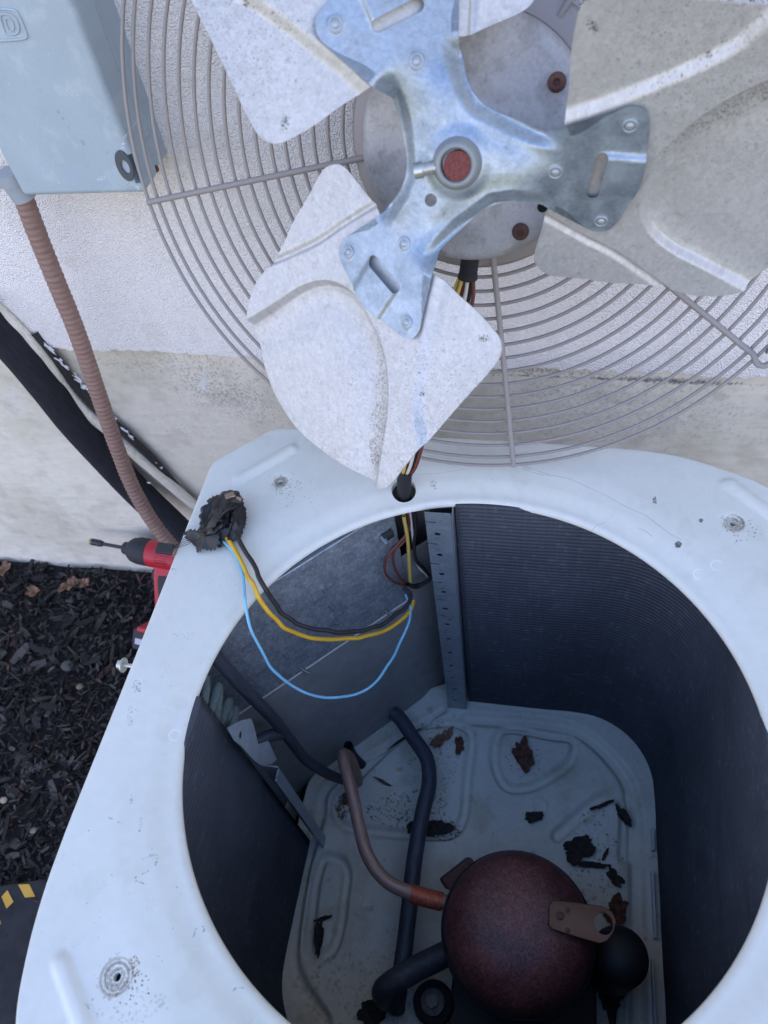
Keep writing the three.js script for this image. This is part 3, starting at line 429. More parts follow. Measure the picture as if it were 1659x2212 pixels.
// compressor and piping
{
  const cx = 0.068, cz = 0.104, mDome = (() => {
    const t = canvasTex(1024, 1024, (u, v) => { const c = fbm(u * 6, v * 6, 4, 151) - 0.5, s = ss(0.56, 0.68, vn(u * 170, v * 170, 153)), s2 = ss(0.6, 0.72, vn(u * 90, v * 90, 155)); return [px8(96 + c * 66 - s * 24 + s2 * 16), px8(57 + c * 42 - s * 16 + s2 * 11), px8(55 + c * 36 - s * 13 + s2 * 12)]; });
    return std({ map: t, roughness: 0.5, bumpMap: t, bumpScale: 0.0003 });
  })();
  const prof = [[0, 0.405], [0.02, 0.4045], [0.045, 0.401], [0.065, 0.394], [0.08, 0.383], [0.09, 0.368], [0.0955, 0.352], [0.0965, 0.33]];
  const dg = lathe(prof.slice().reverse(), 64); { const u = dg.attributes.uv, p = dg.attributes.position; for (let i = 0; i < u.count; i++) { const y = p.getY(i), k = 1 + (0.405 - y) * 3; u.setXY(i, p.getX(i) * k * 3.6 + 0.5, p.getZ(i) * k * 3.6 + 0.5); } }
  const c = part('compressor', dg.translate(cx, 0, cz), mDome, unit, 'rusty red brown compressor dome');
  part('shell', lathe([[0.092, 0.16], [0.094, 0.2], [0.0955, 0.318], [0.1005, 0.320], [0.1025, 0.326], [0.1005, 0.333], [0.096, 0.335]], 64).translate(cx, 0, cz), std({ map: speckTex([40, 40, 48], 26, 30, 157), roughness: 0.5 }), c);
  // lifting tab
  const A = [1192, 1950], B = [1190, 2003], Cc = [1290, 2035], D = [1325, 2012], E2 = [1331, 1985], F2 = [1312, 1962], G2 = [1262, 1951];
  const ty = (x) => 0.41 - 0.016 * ss(1250, 1200, x) * 0 - 0.012 * ss(1245, 1262, x);
  const sh = new THREE.Shape(); const tp = [[1196, 1947], [1188, 1956], [1187, 1998], [1194, 2007], [1250, 2024], [1296, 2036], [1312, 2030], [1326, 2010], [1331, 1988], [1322, 1968], [1302, 1958], [1258, 1952]].map(([x, y]) => onY(x, y, 0.405));
  tp.forEach((p, i) => (i ? sh.lineTo(p.x, p.z) : sh.moveTo(p.x, p.z))); const hp = onY(1305, 1994, 0.405), ho = new THREE.Path(); ho.absellipse(hp.x, hp.z, 0.0115, 0.0125, 0, Math.PI * 2, true); sh.holes.push(ho);
  const g = new THREE.ExtrudeGeometry(sh, { depth: 0.003, bevelEnabled: true, bevelSize: 0.0008, bevelThickness: 0.0008, bevelSegments: 1, curveSegments: 20 }); const gp = g.attributes.position;
  for (let i = 0; i < gp.count; i++) { const x = gp.getX(i), z = gp.getY(i), d = Math.hypot(x - cx, z - cz); gp.setXYZ(i, x, 0.404 - gp.getZ(i) * -1 - 0.16 * Math.max(0, d - 0.055) * (d < 0.085 ? 1 : 0.085 / d), z); } g.computeVertexNormals();
  const tab = part('lifting_tab', g, std({ map: speckTex([104, 72, 56], 50, 20, 159), metalness: 0.3, roughness: 0.5, side: THREE.DoubleSide }), c, 'bent copper coloured lifting tab with a round hole');
  for (const [x, y, r] of [[1209, 1979, 0.005], [1226, 1966, 0.0028], [1226, 2010, 0.0028]]) { const q = onY(x, y, 0.405); part('weld', new THREE.SphereGeometry(r, 12, 8).scale(1, 0.5, 1).translate(q.x, 0.408 - 0.1 * Math.max(0, Math.hypot(q.x - cx, q.z - cz) - 0.055), q.z), mRust, tab); }
  // feet
  part('foot_plate', box(cx - 0.09, cx + 0.12, 0.145, 0.152, cz - 0.05, cz + 0.16, 0.003), mBlack, c);
  const fb = onY(936, 2166, 0.16);
  part('foot_plate', lathe([[0, 0.165], [0.026, 0.165], [0.03, 0.155], [0.03, 0.135]], 32).translate(fb.x, 0, fb.z), mRubber, c);
  part('foot_bolt', merge([lathe([[0, 0.176], [0.017, 0.176], [0.018, 0.17], [0.018, 0.165]], 24).translate(fb.x, 0, fb.z), new THREE.CylinderGeometry(0.009, 0.009, 0.012, 6).translate(fb.x, 0.18, fb.z)]), std({ map: speckTex([110, 106, 104], 50, 20, 161), metalness: 0.4, roughness: 0.6 }), c);
  const fk = onY(985, 1880, 0.18);
  part('terminal_cover', new RoundedBoxGeometry(0.055, 0.04, 0.018, 2, 0.003).rotateX(0.3).rotateY(0.75).translate(fk.x + 0.008, 0.24, fk.z + 0.016), mRust, c);
  // black accumulator beside it
  const ac = onY(1345, 2060, 0.3); part('accumulator', lathe([[0.036, 0.15], [0.038, 0.18], [0.038, 0.272], [0.035, 0.288], [0.026, 0.299], [0.012, 0.304], [0, 0.305]].map((p) => p), 40).translate(ac.x, 0, ac.z), mBlack, unit, 'black round accumulator can beside the compressor');
  const mCopper = std({ map: speckTex([156, 126, 112], 44, 30, 163), metalness: 0.25, roughness: 0.5 });
  const cop = part('discharge_tube', tube([onY(970, 1950, 0.3), onY(940, 1946, 0.3), onY(895, 1932, 0.302), onY(835, 1903, 0.305), onY(795, 1850, 0.31), onY(775, 1780, 0.315), onY(760, 1710, 0.32), onY(745, 1655, 0.32), onY(742, 1632, 0.31), onY(755, 1638, 0.27), onY(768, 1672, 0.22), onY(772, 1690, 0.17)], 0.0098, 110, 14), mCopper, unit, 'brown copper tube bending from the compressor');
  part('solder_joint', tube([onY(956, 1948, 0.3), onY(925, 1941, 0.301), onY(889, 1930, 0.302)], 0.0125, 20, 14), std({ map: speckTex([168, 84, 60], 60, 20, 165), metalness: 0.3, roughness: 0.5 }), cop, 'red copper sleeve');
  const mDark = std({ map: speckTex([58, 62, 72], 34, 30, 167), roughness: 0.55 });
  part('suction_tube', tube([onY(848, 1540, 0.2), onY(862, 1550, 0.2), onY(890, 1590, 0.2), onY(922, 1640, 0.2), onY(927, 1690, 0.2), onY(912, 1760, 0.2), onY(895, 1860, 0.2), onY(884, 1960, 0.2), onY(872, 2060, 0.2), onY(862, 2130, 0.19), onY(856, 2180, 0.16)], 0.0128, 90, 14), mDark, unit, 'dark insulated suction tube crossing the base pan');
  part('suction_stub', tube([onY(1000, 2040, 0.23), onY(960, 2062, 0.23), onY(900, 2092, 0.225), onY(845, 2125, 0.22), onY(828, 2142, 0.20), onY(835, 2158, 0.16)], 0.017, 50, 16), mDark, unit);
  part('liquid_tube', tube([onCorner(455, 1405, -0.005), onCorner(520, 1480, -0.005), onCorner(590, 1552, -0.005), onCorner(628, 1600, -0.005), onCorner(660, 1640, 0.0), onCorner(715, 1675, 0.01), onCorner(760, 1690, 0.02)], 0.0085, 70, 12), mDark, unit, 'dark tube running down the back corner');
  part('valve_stub', tube([onCorner(540, 1610, -0.005), onCorner(580, 1590, -0.005), onCorner(606, 1585, -0.005)], 0.009, 16, 12), mDark, unit);
  part('valve_body', tube([onCorner(752, 1610, -0.01), onCorner(765, 1635, -0.005), onCorner(782, 1652, 0)], 0.008, 12, 10), mBlack, unit);
  // hex screw standing out of the left side
  const sc = onX(268, 1437, -0.392);
  const s0 = V(-0.392, sc.y, sc.z);
  part('side_screw', merge([cap(s0.clone().add(V(0.03, 0, 0)), s0, 0.0026, 0.0026, 10), cap(s0, s0.clone().add(V(-0.0015, 0, 0)), 0.0085, 0.0085, 24), cap(s0.clone().add(V(-0.001, 0, 0)), s0.clone().add(V(-0.007, 0, 0)), 0.0062, 0.0058, 6)]), mZinc, unit, 'shiny hex head screw in the cabinet side');
}

// ---------------------------------------------------------------- fan guard, motor and fan, lifted off and leaning on the wall
const tilt = 18.74 * Math.PI / 180, tw = -0.7 * Math.PI / 180;
const ry = (v) => v.applyAxisAngle(V(0, 1, 0), tw);
const fu = ry(V(1, 0, 0)), fv = ry(V(0, Math.cos(tilt), -Math.sin(tilt))), fn = ry(V(0, Math.sin(tilt), Math.cos(tilt)));
const GC = V(-0.0188, 1.109, -0.4658), GR = 0.3715, HUB = 0.154;
const fan = thing('fan_guard_assembly', 'wire fan guard with motor and three blade fan, leaning against the stucco wall', 'fan', GC.clone().addScaledVector(fv, -GR).toArray());
fan.quaternion.setFromRotationMatrix(new THREE.Matrix4().makeBasis(fu, fv, fn));
const loc = (p) => { const q = p.clone().sub(GC); return V(q.dot(fu), q.dot(fv), q.dot(fn)); };
const onFan = (x, y, d) => loc(hit(x, y, GC.clone().addScaledVector(fn, d), fn));
const fl = (g) => g.translate(0, GR, 0);                // local: x right, y up the guard, z towards the viewer; guard centre at y = GR
{
  const guard = new THREE.Group(); guard.name = 'guard'; fan.add(guard);
  const gz = (r) => -0.02 * (1 - (r / GR) ** 2);
  const radii = []; for (let r = 0.3625; r > 0.115; r -= 0.0157) radii.push(r);
  for (const r of [GR, ...radii]) part('ring', fl(new THREE.TorusGeometry(r, 0.0021, 8, 160).translate(0, 0, r === GR ? 0.004 : gz(r))), mWire, guard);
  const rod = (ang, r0, r1, extra = []) => { const c = Math.cos(ang), s = Math.sin(ang), pts = []; for (let k = 0; k <= 8; k++) { const r = lerp(r0, r1, k / 8); pts.push(V(c * r, s * r, gz(r) + 0.0042)); } pts.push(...extra.map(([r, t, z]) => V(c * r - s * t, s * r + c * t, z))); return part('rod', fl(tube(pts, 0.0033, 70, 10)), mWire, guard); };
  const angOf = (x, y) => { const p = onFan(x, y, 0); return Math.atan2(p.y, p.x); };
  const aL = angOf(325, 435), aB = angOf(1110, 1003), aH = angOf(1625, 762), aT = angOf(1205, 40);
  rod(aL, 0.1, GR + 0.002); rod(aB, 0.1, GR + 0.002); rod(aL - Math.PI, 0.1, GR + 0.002); rod(aB + Math.PI, 0.1, GR + 0.002);
  const hook = [[0.366, 0.0005, 0.007], [0.372, -0.003, 0.010], [0.3785, -0.003, 0.012], [0.383, 0.003, 0.013], [0.382, 0.011, 0.013], [0.376, 0.0145, 0.013], [0.370, 0.0125, 0.013]];
  rod(aH, 0.1, 0.358, hook); rod(aT, 0.1, 0.358, hook); rod(aT + Math.PI / 2, 0.1, 0.358, hook);
  // motor cup and motor
  const cup = part('motor_cup', fl(lathe([[0.0, -0.034], [0.115, -0.034], [0.128, -0.03], [0.133, -0.02], [0.129, -0.015], [0.118, -0.012], [0.112, -0.006], [0.108, -0.004]], 72).rotateX(Math.PI / 2)), Object.assign(mWire.clone(), { side: THREE.DoubleSide }), fan, 'taupe painted cup round the motor');
  const MD = 0.056, MR = 0.1075;
  const motor = part('motor', fl(lathe([[MR - 0.004, -0.03], [MR, -0.02], [MR, MD - 0.012], [MR - 0.003, MD - 0.004], [MR - 0.009, MD - 0.001], [MR - 0.018, MD], [0.05, MD + 0.001], [0.03, MD + 0.003], [0.026, MD + 0.014], [0.014, MD + 0.018], [0.0, MD + 0.018]], 80).rotateX(Math.PI / 2)), mMotor, fan, 'round grey fan motor with rusty bolts');
  { const u = motor.geometry.attributes.uv, p = motor.geometry.attributes.position; for (let i = 0; i < u.count; i++) u.setXY(i, p.getX(i) * 3.6 + 0.5, (p.getY(i) - GR) * 3.6 + 0.5 + p.getZ(i) * 2); }
  const bolt = (x, y) => { const p = onFan(x, y, MD + 0.004); part('bolt', fl(merge([lathe([[0.0082, 0], [0.0082, 0.0025], [0.0066, 0.0035], [0.006, 0.007], [0.0035, 0.0075], [0.003, 0.0062], [0, 0.006]], 20).rotateX(Math.PI / 2).translate(p.x, p.y, MD - 0.001), new THREE.TorusGeometry(0.004, 0.0008, 6, 16).translate(p.x, p.y, MD + 0.0075)])), mRust, motor, 'rusty bolt head'); };
  bolt(1203, 178); bolt(1124, 502);
  for (const [x, y] of [[848, 193], [1172, 447]]) { const p = onFan(x, y, MD); part('vent_hole', fl(new THREE.CylinderGeometry(0.0048, 0.0048, 0.002, 20).rotateX(Math.PI / 2).translate(p.x, p.y, MD - 0.0002)), mHole, motor); }
  { const p = onFan(1207, 118, 0.0), q = V(p.x, p.y, -0.006); part('cup_screw', fl(merge([cap(V(q.x, q.y, -0.014), V(q.x, q.y, -0.002), 0.0068, 0.0068, 20), cap(V(q.x, q.y, -0.002), V(q.x, q.y, 0.006), 0.005, 0.0047, 6)])), mZinc, cup, 'shiny hex screw'); }
  part('shaft', fl(cap(V(0, 0, MD), V(0, 0, HUB + 0.016), 0.0115, 0.0115, 24)), mShaft, motor, 'rusty red motor shaft end');
}
// the fan itself
{
  const H0 = onFan(990, 350, HUB); const tan33 = Math.tan(33 * Math.PI / 180), cosB = Math.cos(33 * Math.PI / 180);
  const fanPart = new THREE.Group(); fanPart.name = 'fan'; fanPart.userData.label = 'bare metal three blade fan'; fanPart.position.set(H0.x, H0.y + GR, 0); fan.add(fanPart);
  // pixel -> fan coordinates on the pitched surface
  const arms = [-5.8, 114.2, -125.8].map((a) => a * Math.PI / 180);
  const wrap = (a) => Math.atan2(Math.sin(a), Math.cos(a));
  function lift(x, y) { const r = Math.hypot(x, y), th = Math.atan2(y, x); let best = 9, ph = 0; for (const a of arms) { const p = wrap(th - a); if (Math.abs(p) < best) { best = Math.abs(p); ph = p; } } return r * Math.sin(ph) * tan33 * ss(0.045, 0.088, r) * ss(1.05, 0.9, Math.abs(ph)); }
  const spx = (x, y) => { let d = HUB, p; for (let k = 0; k < 12; k++) { p = onFan(x, y, d); d = HUB + lift(p.x - H0.x, p.y - H0.y); } return [p.x - H0.x, p.y - H0.y]; };
  // one third of the outline, arm towards the right, repeated three times
  const third = [[1066, 447], [1106, 440], [1163, 443], [1206, 447], [1223, 453], [1250, 477], [1273, 493], [1290, 498], [1313, 495], [1333, 477], [1363, 430], [1383, 393], [1393, 350], [1400, 300], [1401, 257], [1393, 237], [1373, 229], [1353, 230], [1306, 253], [1263, 280], [1233, 293], [1206, 292], [1166, 283], [1110, 259]].map(([x, y]) => spx(x, y));
  const rot = ([x, y], k) => { const a = k * 2 * Math.PI / 3, c = Math.cos(a), s = Math.sin(a); return [x * c - y * s, x * s + y * c]; };
  const out = []; for (const k of [0, 1, 2]) { out.push(...third.map((p) => rot(p, k))); const e = third[third.length - 1], f = rot(third[0], 1), m = rot([(e[0] + f[0]) / 2 * 0.96, (e[1] + f[1]) / 2 * 0.96], k); out.push(m); }
  const ol = resample(out, 420);
  const con = []; for (const k of [0, 1, 2]) { const a = third.slice(21).map((p) => rot(p, k)), b = third.slice(0, 4).map((p) => rot(p, k + 1)); con.push([...a, ...b]); }
  const ax = [Math.cos(arms[0]), Math.sin(arms[0])];
  const armLocal = (x, y) => { let best = null; for (let k = 0; k < 3; k++) { const [X, Y] = rot([x, y], -k), a = X * ax[0] + Y * ax[1], w = -X * ax[1] + Y * ax[0]; if (!best || a > best[0]) best = [a, w]; } return best; };
  const armPx = (x, y) => { const [X, Y] = spx(x, y); return [X * ax[0] + Y * ax[1], -X * ax[1] + Y * ax[0]]; };
  const sA = armPx(1300, 340), sB = armPx(1280, 414), rE = armPx(1390, 355);
  const hgt = (x, y) => {
    let h = lift(x, y) + 0.0042; let d = 1; for (const c of con) d = Math.min(d, segDist(x, y, c)); { const rad = Math.hypot(x, y); h -= (0.0105 * ss(0.0125, 0.001, d) + 0.002 * ss(0.028, 0.012, d)) * ss(0.088, 0.070, rad); }
    const [a, w] = armLocal(x, y); h += 0.0052 * ss(sA[0] - 0.004, sA[0] + 0.001, a) * ss(sB[1] - 0.005, sB[1] - 0.001, w) * ss(sA[1] + 0.005, sA[1] + 0.001, w);
    const r = Math.hypot(x, y); h += 0.004 * ss(0.03, 0.018, r);
    for (const [ra, rw] of rivetsA) h += 0.0012 * ss(0.0065, 0.004, Math.hypot(a - ra, w - rw));
    return h;
  };
  const rivetsA = [armPx(1360, 270), armPx(1298, 475), armPx(1200, 370)];
  let g = sheet(ol, [0, 0], 84, (x, y, s) => V(x, y, HUB + hgt(x, y) - (s ? 0 : 0.0022)));
  const cutters = [];
  for (let k = 0; k < 3; k++) {
    const c = new THREE.CapsuleGeometry(0.0048, Math.hypot(sA[0] - sB[0], sA[1] - sB[1]), 6, 14); // slot
    const p0 = rot([sA[0] * ax[0] - sA[1] * ax[1], sA[0] * ax[1] + sA[1] * ax[0]], k), p1 = rot([sB[0] * ax[0] - sB[1] * ax[1], sB[0] * ax[1] + sB[1] * ax[0]], k);
    const dir = V(p1[0] - p0[0], p1[1] - p0[1], 0).normalize(); c.scale(1, 1, 12); c.applyQuaternion(new THREE.Quaternion().setFromUnitVectors(V(0, 1, 0), dir)); c.translate((p0[0] + p1[0]) / 2, (p0[1] + p1[1]) / 2, HUB); cutters.push(c);
  }
  { const [x, y] = spx(932, 430); cutters.push(new THREE.CylinderGeometry(0.0052, 0.0052, 0.08, 20).rotateX(Math.PI / 2).translate(x, y, HUB)); }
  g = cut(g, cutters, mGalv);
  part('hub_plate', g, mGalv, fanPart, 'three armed galvanised hub plate');
  for (let k = 0; k < 3; k++) for (const [a, w] of rivetsA) {
    const [x, y] = rot([a * ax[0] - w * ax[1], a * ax[1] + w * ax[0]], k);
    const rq = new THREE.Quaternion().setFromAxisAngle(V(Math.cos(arms[0] + k * 2.0944), Math.sin(arms[0] + k * 2.0944), 0), 33 * Math.PI / 180 * ss(0.05, 0.09, Math.hypot(a, w)));
    part('rivet', merge([new THREE.SphereGeometry(0.0032, 14, 10).scale(1, 1, 0.6), new THREE.TorusGeometry(0.0051, 0.0009, 6, 20)]).applyQuaternion(rq).translate(x, y, HUB + hgt(x, y) - 0.0004), mRivet, fanPart);
  }
  part('hub_collar', lathe([[0.0118, 0.0], [0.0122, 0.0125], [0.0145, 0.0135], [0.0175, 0.0115], [0.019, 0.006], [0.021, 0.0025]], 40).rotateX(Math.PI / 2).translate(0, 0, HUB + 0.004), std({ map: GALV, color: lin(0.8, 0.74, 0.66), metalness: 0.4, roughness: 0.6, side: THREE.DoubleSide }), fanPart);
  { const s0 = V(-0.014, -0.001, HUB + 0.011), s1 = V(-0.0345, -0.004, HUB + 0.013), gs = [cap(s0, s1.clone().lerp(s0, 0.3), 0.0048, 0.0048, 14), cap(s1.clone().lerp(s0, 0.34), s1, 0.0066, 0.0064, 4)]; for (let k = 0; k < 5; k++) { const c = s0.clone().lerp(s1, 0.2 + k * 0.1), t = new THREE.TorusGeometry(0.0049, 0.0007, 5, 16); t.rotateY(Math.PI / 2); gs.push(t.translate(c.x, c.y, c.z)); } part('set_screw', merge(gs), mZinc, fanPart); }
  // blades: traced on a flat plate pitched round the lower left arm
  const al = arms[2], er = V(Math.cos(al), Math.sin(al), 0), et = V(-Math.sin(al), Math.cos(al), 0), ew = et.clone().multiplyScalar(cosB).add(V(0, 0, Math.sin(33 * Math.PI / 180))), en = V(0, 0, cosB).addScaledVector(et, -Math.sin(33 * Math.PI / 180));
  const toW = (v) => fu.clone().multiplyScalar(v.x).addScaledVector(fv, v.y).addScaledVector(fn, v.z);
  const HW = GC.clone().addScaledVector(fu, H0.x).addScaledVector(fv, H0.y).addScaledVector(fn, HUB - 0.001), ER = toW(er), EW = toW(ew), EN = toW(en);
  const camber = (w) => 0.22 * (w * w - 0.0036);
  const blx = (x, y) => { let h = 0, p; for (let k = 0; k < 8; k++) { p = hit(x, y, HW.clone().addScaledVector(EN, h), EN).sub(HW); h = camber(p.dot(EW)); } return [p.dot(ER), p.dot(EW)]; };
  const bo = [[703, 363], [718, 356], [733, 355], [746, 363], [786, 413], [818, 458], [828, 505], [850, 545], [885, 572], [916, 582], [932, 588], [986, 640], [1020, 670], [1053, 706], [1070, 730], [1075, 753], [1069, 775], [1046, 806], [986, 873], [920, 950], [870, 1013], [848, 1042], [834, 1053], [818, 1055], [803, 1046], [753, 1020], [686, 976], [630, 926], [586, 860], [563, 803], [546, 745], [533, 690], [536, 660], [552, 612], [601, 547], [633, 480], [663, 430], [693, 375]].map(([x, y]) => blx(x, y));
  const bol = resample(bo, 420), cr1 = resample([[505, 708], [540, 688], [600, 650], [645, 620], [690, 606], [730, 612], [768, 638], [800, 690], [828, 760], [838, 830], [835, 900], [822, 980], [809, 1060], [800, 1120]].map(([x, y]) => blx(x, y)), 80, false), side1 = [...cr1, blx(400, 1150), blx(350, 800)];
  const cr2 = resample([[955, 540], [946, 603], [932, 660], [920, 720], [908, 790], [900, 850], [898, 890], [906, 940], [914, 985]].map(([x, y]) => blx(x, y)), 60, false), cr3 = resample([[570, 572], [630, 547], [686, 520], [740, 483], [803, 443], [830, 425]].map(([x, y]) => blx(x, y)), 40, false), side2 = [...cr2, blx(1150, 1000), blx(1200, 600)];
  const bh = (x, y) => {
    const d1 = segDist(x, y, cr1) * (inPoly(x, y, side1) ? 1 : -1), d2 = segDist(x, y, cr2) * (inPoly(x, y, side2) ? 1 : -1);
    let h = -0.0080 * ss(-0.0003, 0.0036, d1) - 0.003 * Math.exp(-((Math.max(0, d1) - 0.02) ** 2) / 0.0004) * ss(0, 0.01, d1);
    h += -0.0062 * ss(-0.0048, 0.0048, d2); h -= 0.003 * ss(0.0042, 0.0008, segDist(x, y, cr3));
    h += (fbm(x * 16 + 9, y * 16, 2, 171) - 0.5) * 0.0016;
    return h + camber(y);
  };
  const bc = blx(800, 690);
  const bg = sheet(bol, bc, 125, (x, y, s) => er.clone().multiplyScalar(x).addScaledVector(ew, y).addScaledVector(en, bh(x, y) - (s ? 0 : 0.0014)).add(V(0, 0, HUB - 0.001)), 1);
  { const uv = bg.attributes.uv; for (let i = 0; i < uv.count; i++) uv.setXY(i, (uv.getX(i) + 0.02) / 0.34, (uv.getY(i) + 0.17) / 0.34); }
  const tex = canvasTex(1024, 1024, (u, v) => {
    const c = fbm(u * 5, v * 5, 4, 173) - 0.5, a = (cell(u * 100, v * 70, 175) - 0.5) * 0.7 + (cell(u * 190, v * 150, 176) - 0.5) * 0.5, b = fbm(u * 200, v * 200, 2, 177) - 0.5, d = ss(0.66, 0.85, fbm(u * 60, v * 60, 3, 179));
    return [px8(194 + c * 14 + a * 15 + b * 11 - d * 12), px8(192 + c * 14 + a * 15 + b * 11 - d * 12), px8(190 + c * 14 + a * 16 + b * 11 - d * 13)];
  }, (g2, w, h) => {
    const T = (x, y) => { const [a, b] = blx(x, y); return [(a + 0.02) / 0.34 * w, (b + 0.17) / 0.34 * h]; };
    const dots = (x, y, sx, sy, n, col, r0, r1, a0, a1, k = 0) => { for (let i = 0; i < n; i++) { const a = rr(0, 6.28), q = Math.pow(rnd(), 0.6), dx = Math.cos(a) * q * sx, p = T(x + dx, y + Math.sin(a) * q * sy + dx * k); g2.globalAlpha = rr(a0, a1); g2.fillStyle = col; g2.beginPath(); g2.ellipse(p[0], p[1], rr(r0, r1), rr(r0, r1), rr(0, 3), 0, 6.3); g2.fill(); } g2.globalAlpha = 1; };
    dots(830, 880, 190, 150, 1500, '#57524b', 0.5, 1.6, 0.2, 0.7); dots(950, 830, 110, 120, 600, '#55514a', 0.5, 1.6, 0.2, 0.7); dots(880, 960, 100, 70, 500, '#5f5a54', 0.4, 1.4, 0.2, 0.7);
    dots(812, 830, 16, 130, 900, '#5f594f', 0.6, 2.4, 0.12, 0.4); dots(806, 915, 22, 40, 420, '#5a5449', 0.6, 2.4, 0.12, 0.42); dots(797, 985, 15, 34, 380, '#4c473f', 0.6, 2.4, 0.16, 0.5, 1.2); dots(700, 970, 120, 30, 420, '#78736b', 0.5, 1.8, 0.1, 0.35, 0.5);
    for (let i = 0; i < bo.length - 1; i++) if (i > 8 && i < 30) for (let q = 0; q < 60; q++) { const t = rnd(), X = lerp(bo[i][0], bo[i + 1][0], t) - Math.abs(rr(-1, 1) * rr(0, 1)) * 0.012, Y = lerp(bo[i][1], bo[i + 1][1], t) + rr(-1, 1) * 0.003; g2.globalAlpha = rr(0.05, 0.28); g2.fillStyle = i < 19 ? '#8d8778' : '#7a756c'; g2.beginPath(); g2.ellipse((X + 0.02) / 0.34 * w, (Y + 0.17) / 0.34 * h, rr(0.6, 2.4), rr(0.6, 2), 0, 0, 6.3); g2.fill(); } g2.globalAlpha = 1;
    for (let i = 0; i < 34; i++) dots(rr(680, 1040), rr(720, 1020), 4, 4, 5, '#57534e', 0.5, 1.3, 0.3, 0.7);
    dots(1036, 730, 12, 9, 40, '#4e4b46', 0.8, 2.2, 0.4, 0.9); dots(905, 852, 4, 5, 16, '#4e4b46', 0.8, 2.2, 0.4, 0.9);
  });
  tex.flipY = false;
  const mBlade = std({ map: tex, metalness: 0.42, roughness: 0.5, bumpMap: bumpFine, bumpScale: 0.0003 });
  const b0 = part('blade', bg, mBlade, fanPart);
  for (const k of [1, 2]) { const b = b0.clone(); b.name = 'blade'; b.rotation.z = k * 2 * Math.PI / 3; fanPart.add(b); }
}

// ---------------------------------------------------------------- motor cable, from the motor down through the hole in the cover
{
  const wld = (x, y, d) => hit(x, y, GC.clone().addScaledVector(fn, d), fn);
  const t = thing('motor_cable', 'bundle of wires hanging from the fan motor into the hole in the white cover', 'cable', [wireHole[0], TOP - 0.02, wireHole[1]]);
  const a = wld(1018, 540, 0.035), b = wld(1010, 600, 0.03);
  part('boot', rel(merge([tube([a, a.clone().lerp(b, 0.5), b], 0.0095, 12, 14), cap(b.clone().lerp(a, 0.2), b, 0.0098, 0.0108, 14)]), t), mRubber, t, 'black rubber cable boot');
  const W = V(wireHole[0], 0, wireHole[1]);
  const cols = [mYellowPale, mYellowPale, mBrownWire, mWhiteWire, mBlackWire, mBrownWire];
  cols.forEach((m, i) => { const o = (i - 2.5) * 0.0042, z = (i % 2) * 0.004; const pts = [b.clone().add(V(o * 0.6, 0.006, z)), wld(1000 + (i - 2.5) * 9, 640, 0.03).add(V(0, 0, z)), wld(970 + (i - 2.5) * 7, 760, 0.028), V(W.x + 0.03 + o, 0.86, W.z - 0.01), V(W.x + 0.012 + o * 0.8, 0.795, W.z + z), V(W.x + 0.004 + o * 0.5, 0.77, W.z + z * 0.5), V(W.x + o * 0.4, 0.74, W.z), V(W.x + o * 0.5, 0.70, W.z)]; part('wire', rel(tube(pts, 0.0021, 50, 8), t), m, t); });
  part('sleeve', rel(tube([V(W.x + 0.006, 0.782, W.z), V(W.x + 0.003, 0.765, W.z + 0.001), V(W.x, 0.735, W.z), V(W.x - 0.002, 0.70, W.z)], 0.0092, 16, 14), t), mRubber, t, 'black taped sleeve in the cover hole');
}
// wires running down inside the corner
{
  const t = thing('wire_bundle', 'loose brown, white and yellow wires beside the galvanised panel inside the unit', 'wires', onCorner(900, 1255, -0.01).toArray());
  const c = (l, off, r, m, lb) => part('wire', rel(tube(l.map(([x, y], i) => { const p = onCorner(x, y, off); p.y = Math.min(p.y, 0.712); return p; }), r, 60, 8), t), m, t, lb);
  c([[868, 1085], [873, 1120], [880, 1160], [884, 1220], [886, 1258]], -0.03, 0.0026, mYellowPale);
  c([[876, 1085], [884, 1125], [880, 1150], [855, 1180], [835, 1205], [832, 1235], [850, 1256], [880, 1265], [905, 1262]], -0.032, 0.002, mBrownWire); c([[880, 1085], [888, 1120], [872, 1170], [852, 1190], [850, 1215], [862, 1245], [876, 1260]], -0.034, 0.002, mBrownWire);
  c([[882, 1085], [888, 1130], [892, 1165], [895, 1200], [905, 1225], [920, 1240], [932, 1252]], -0.032, 0.002, mWhiteWire); c([[892, 1085], [898, 1130], [894, 1180], [900, 1212], [915, 1228], [932, 1248]], -0.03, 0.0026, mBlackWire);
  c([[880, 1262], [900, 1268], [918, 1258], [934, 1246]], -0.026, 0.0032, mBlackWire);
}
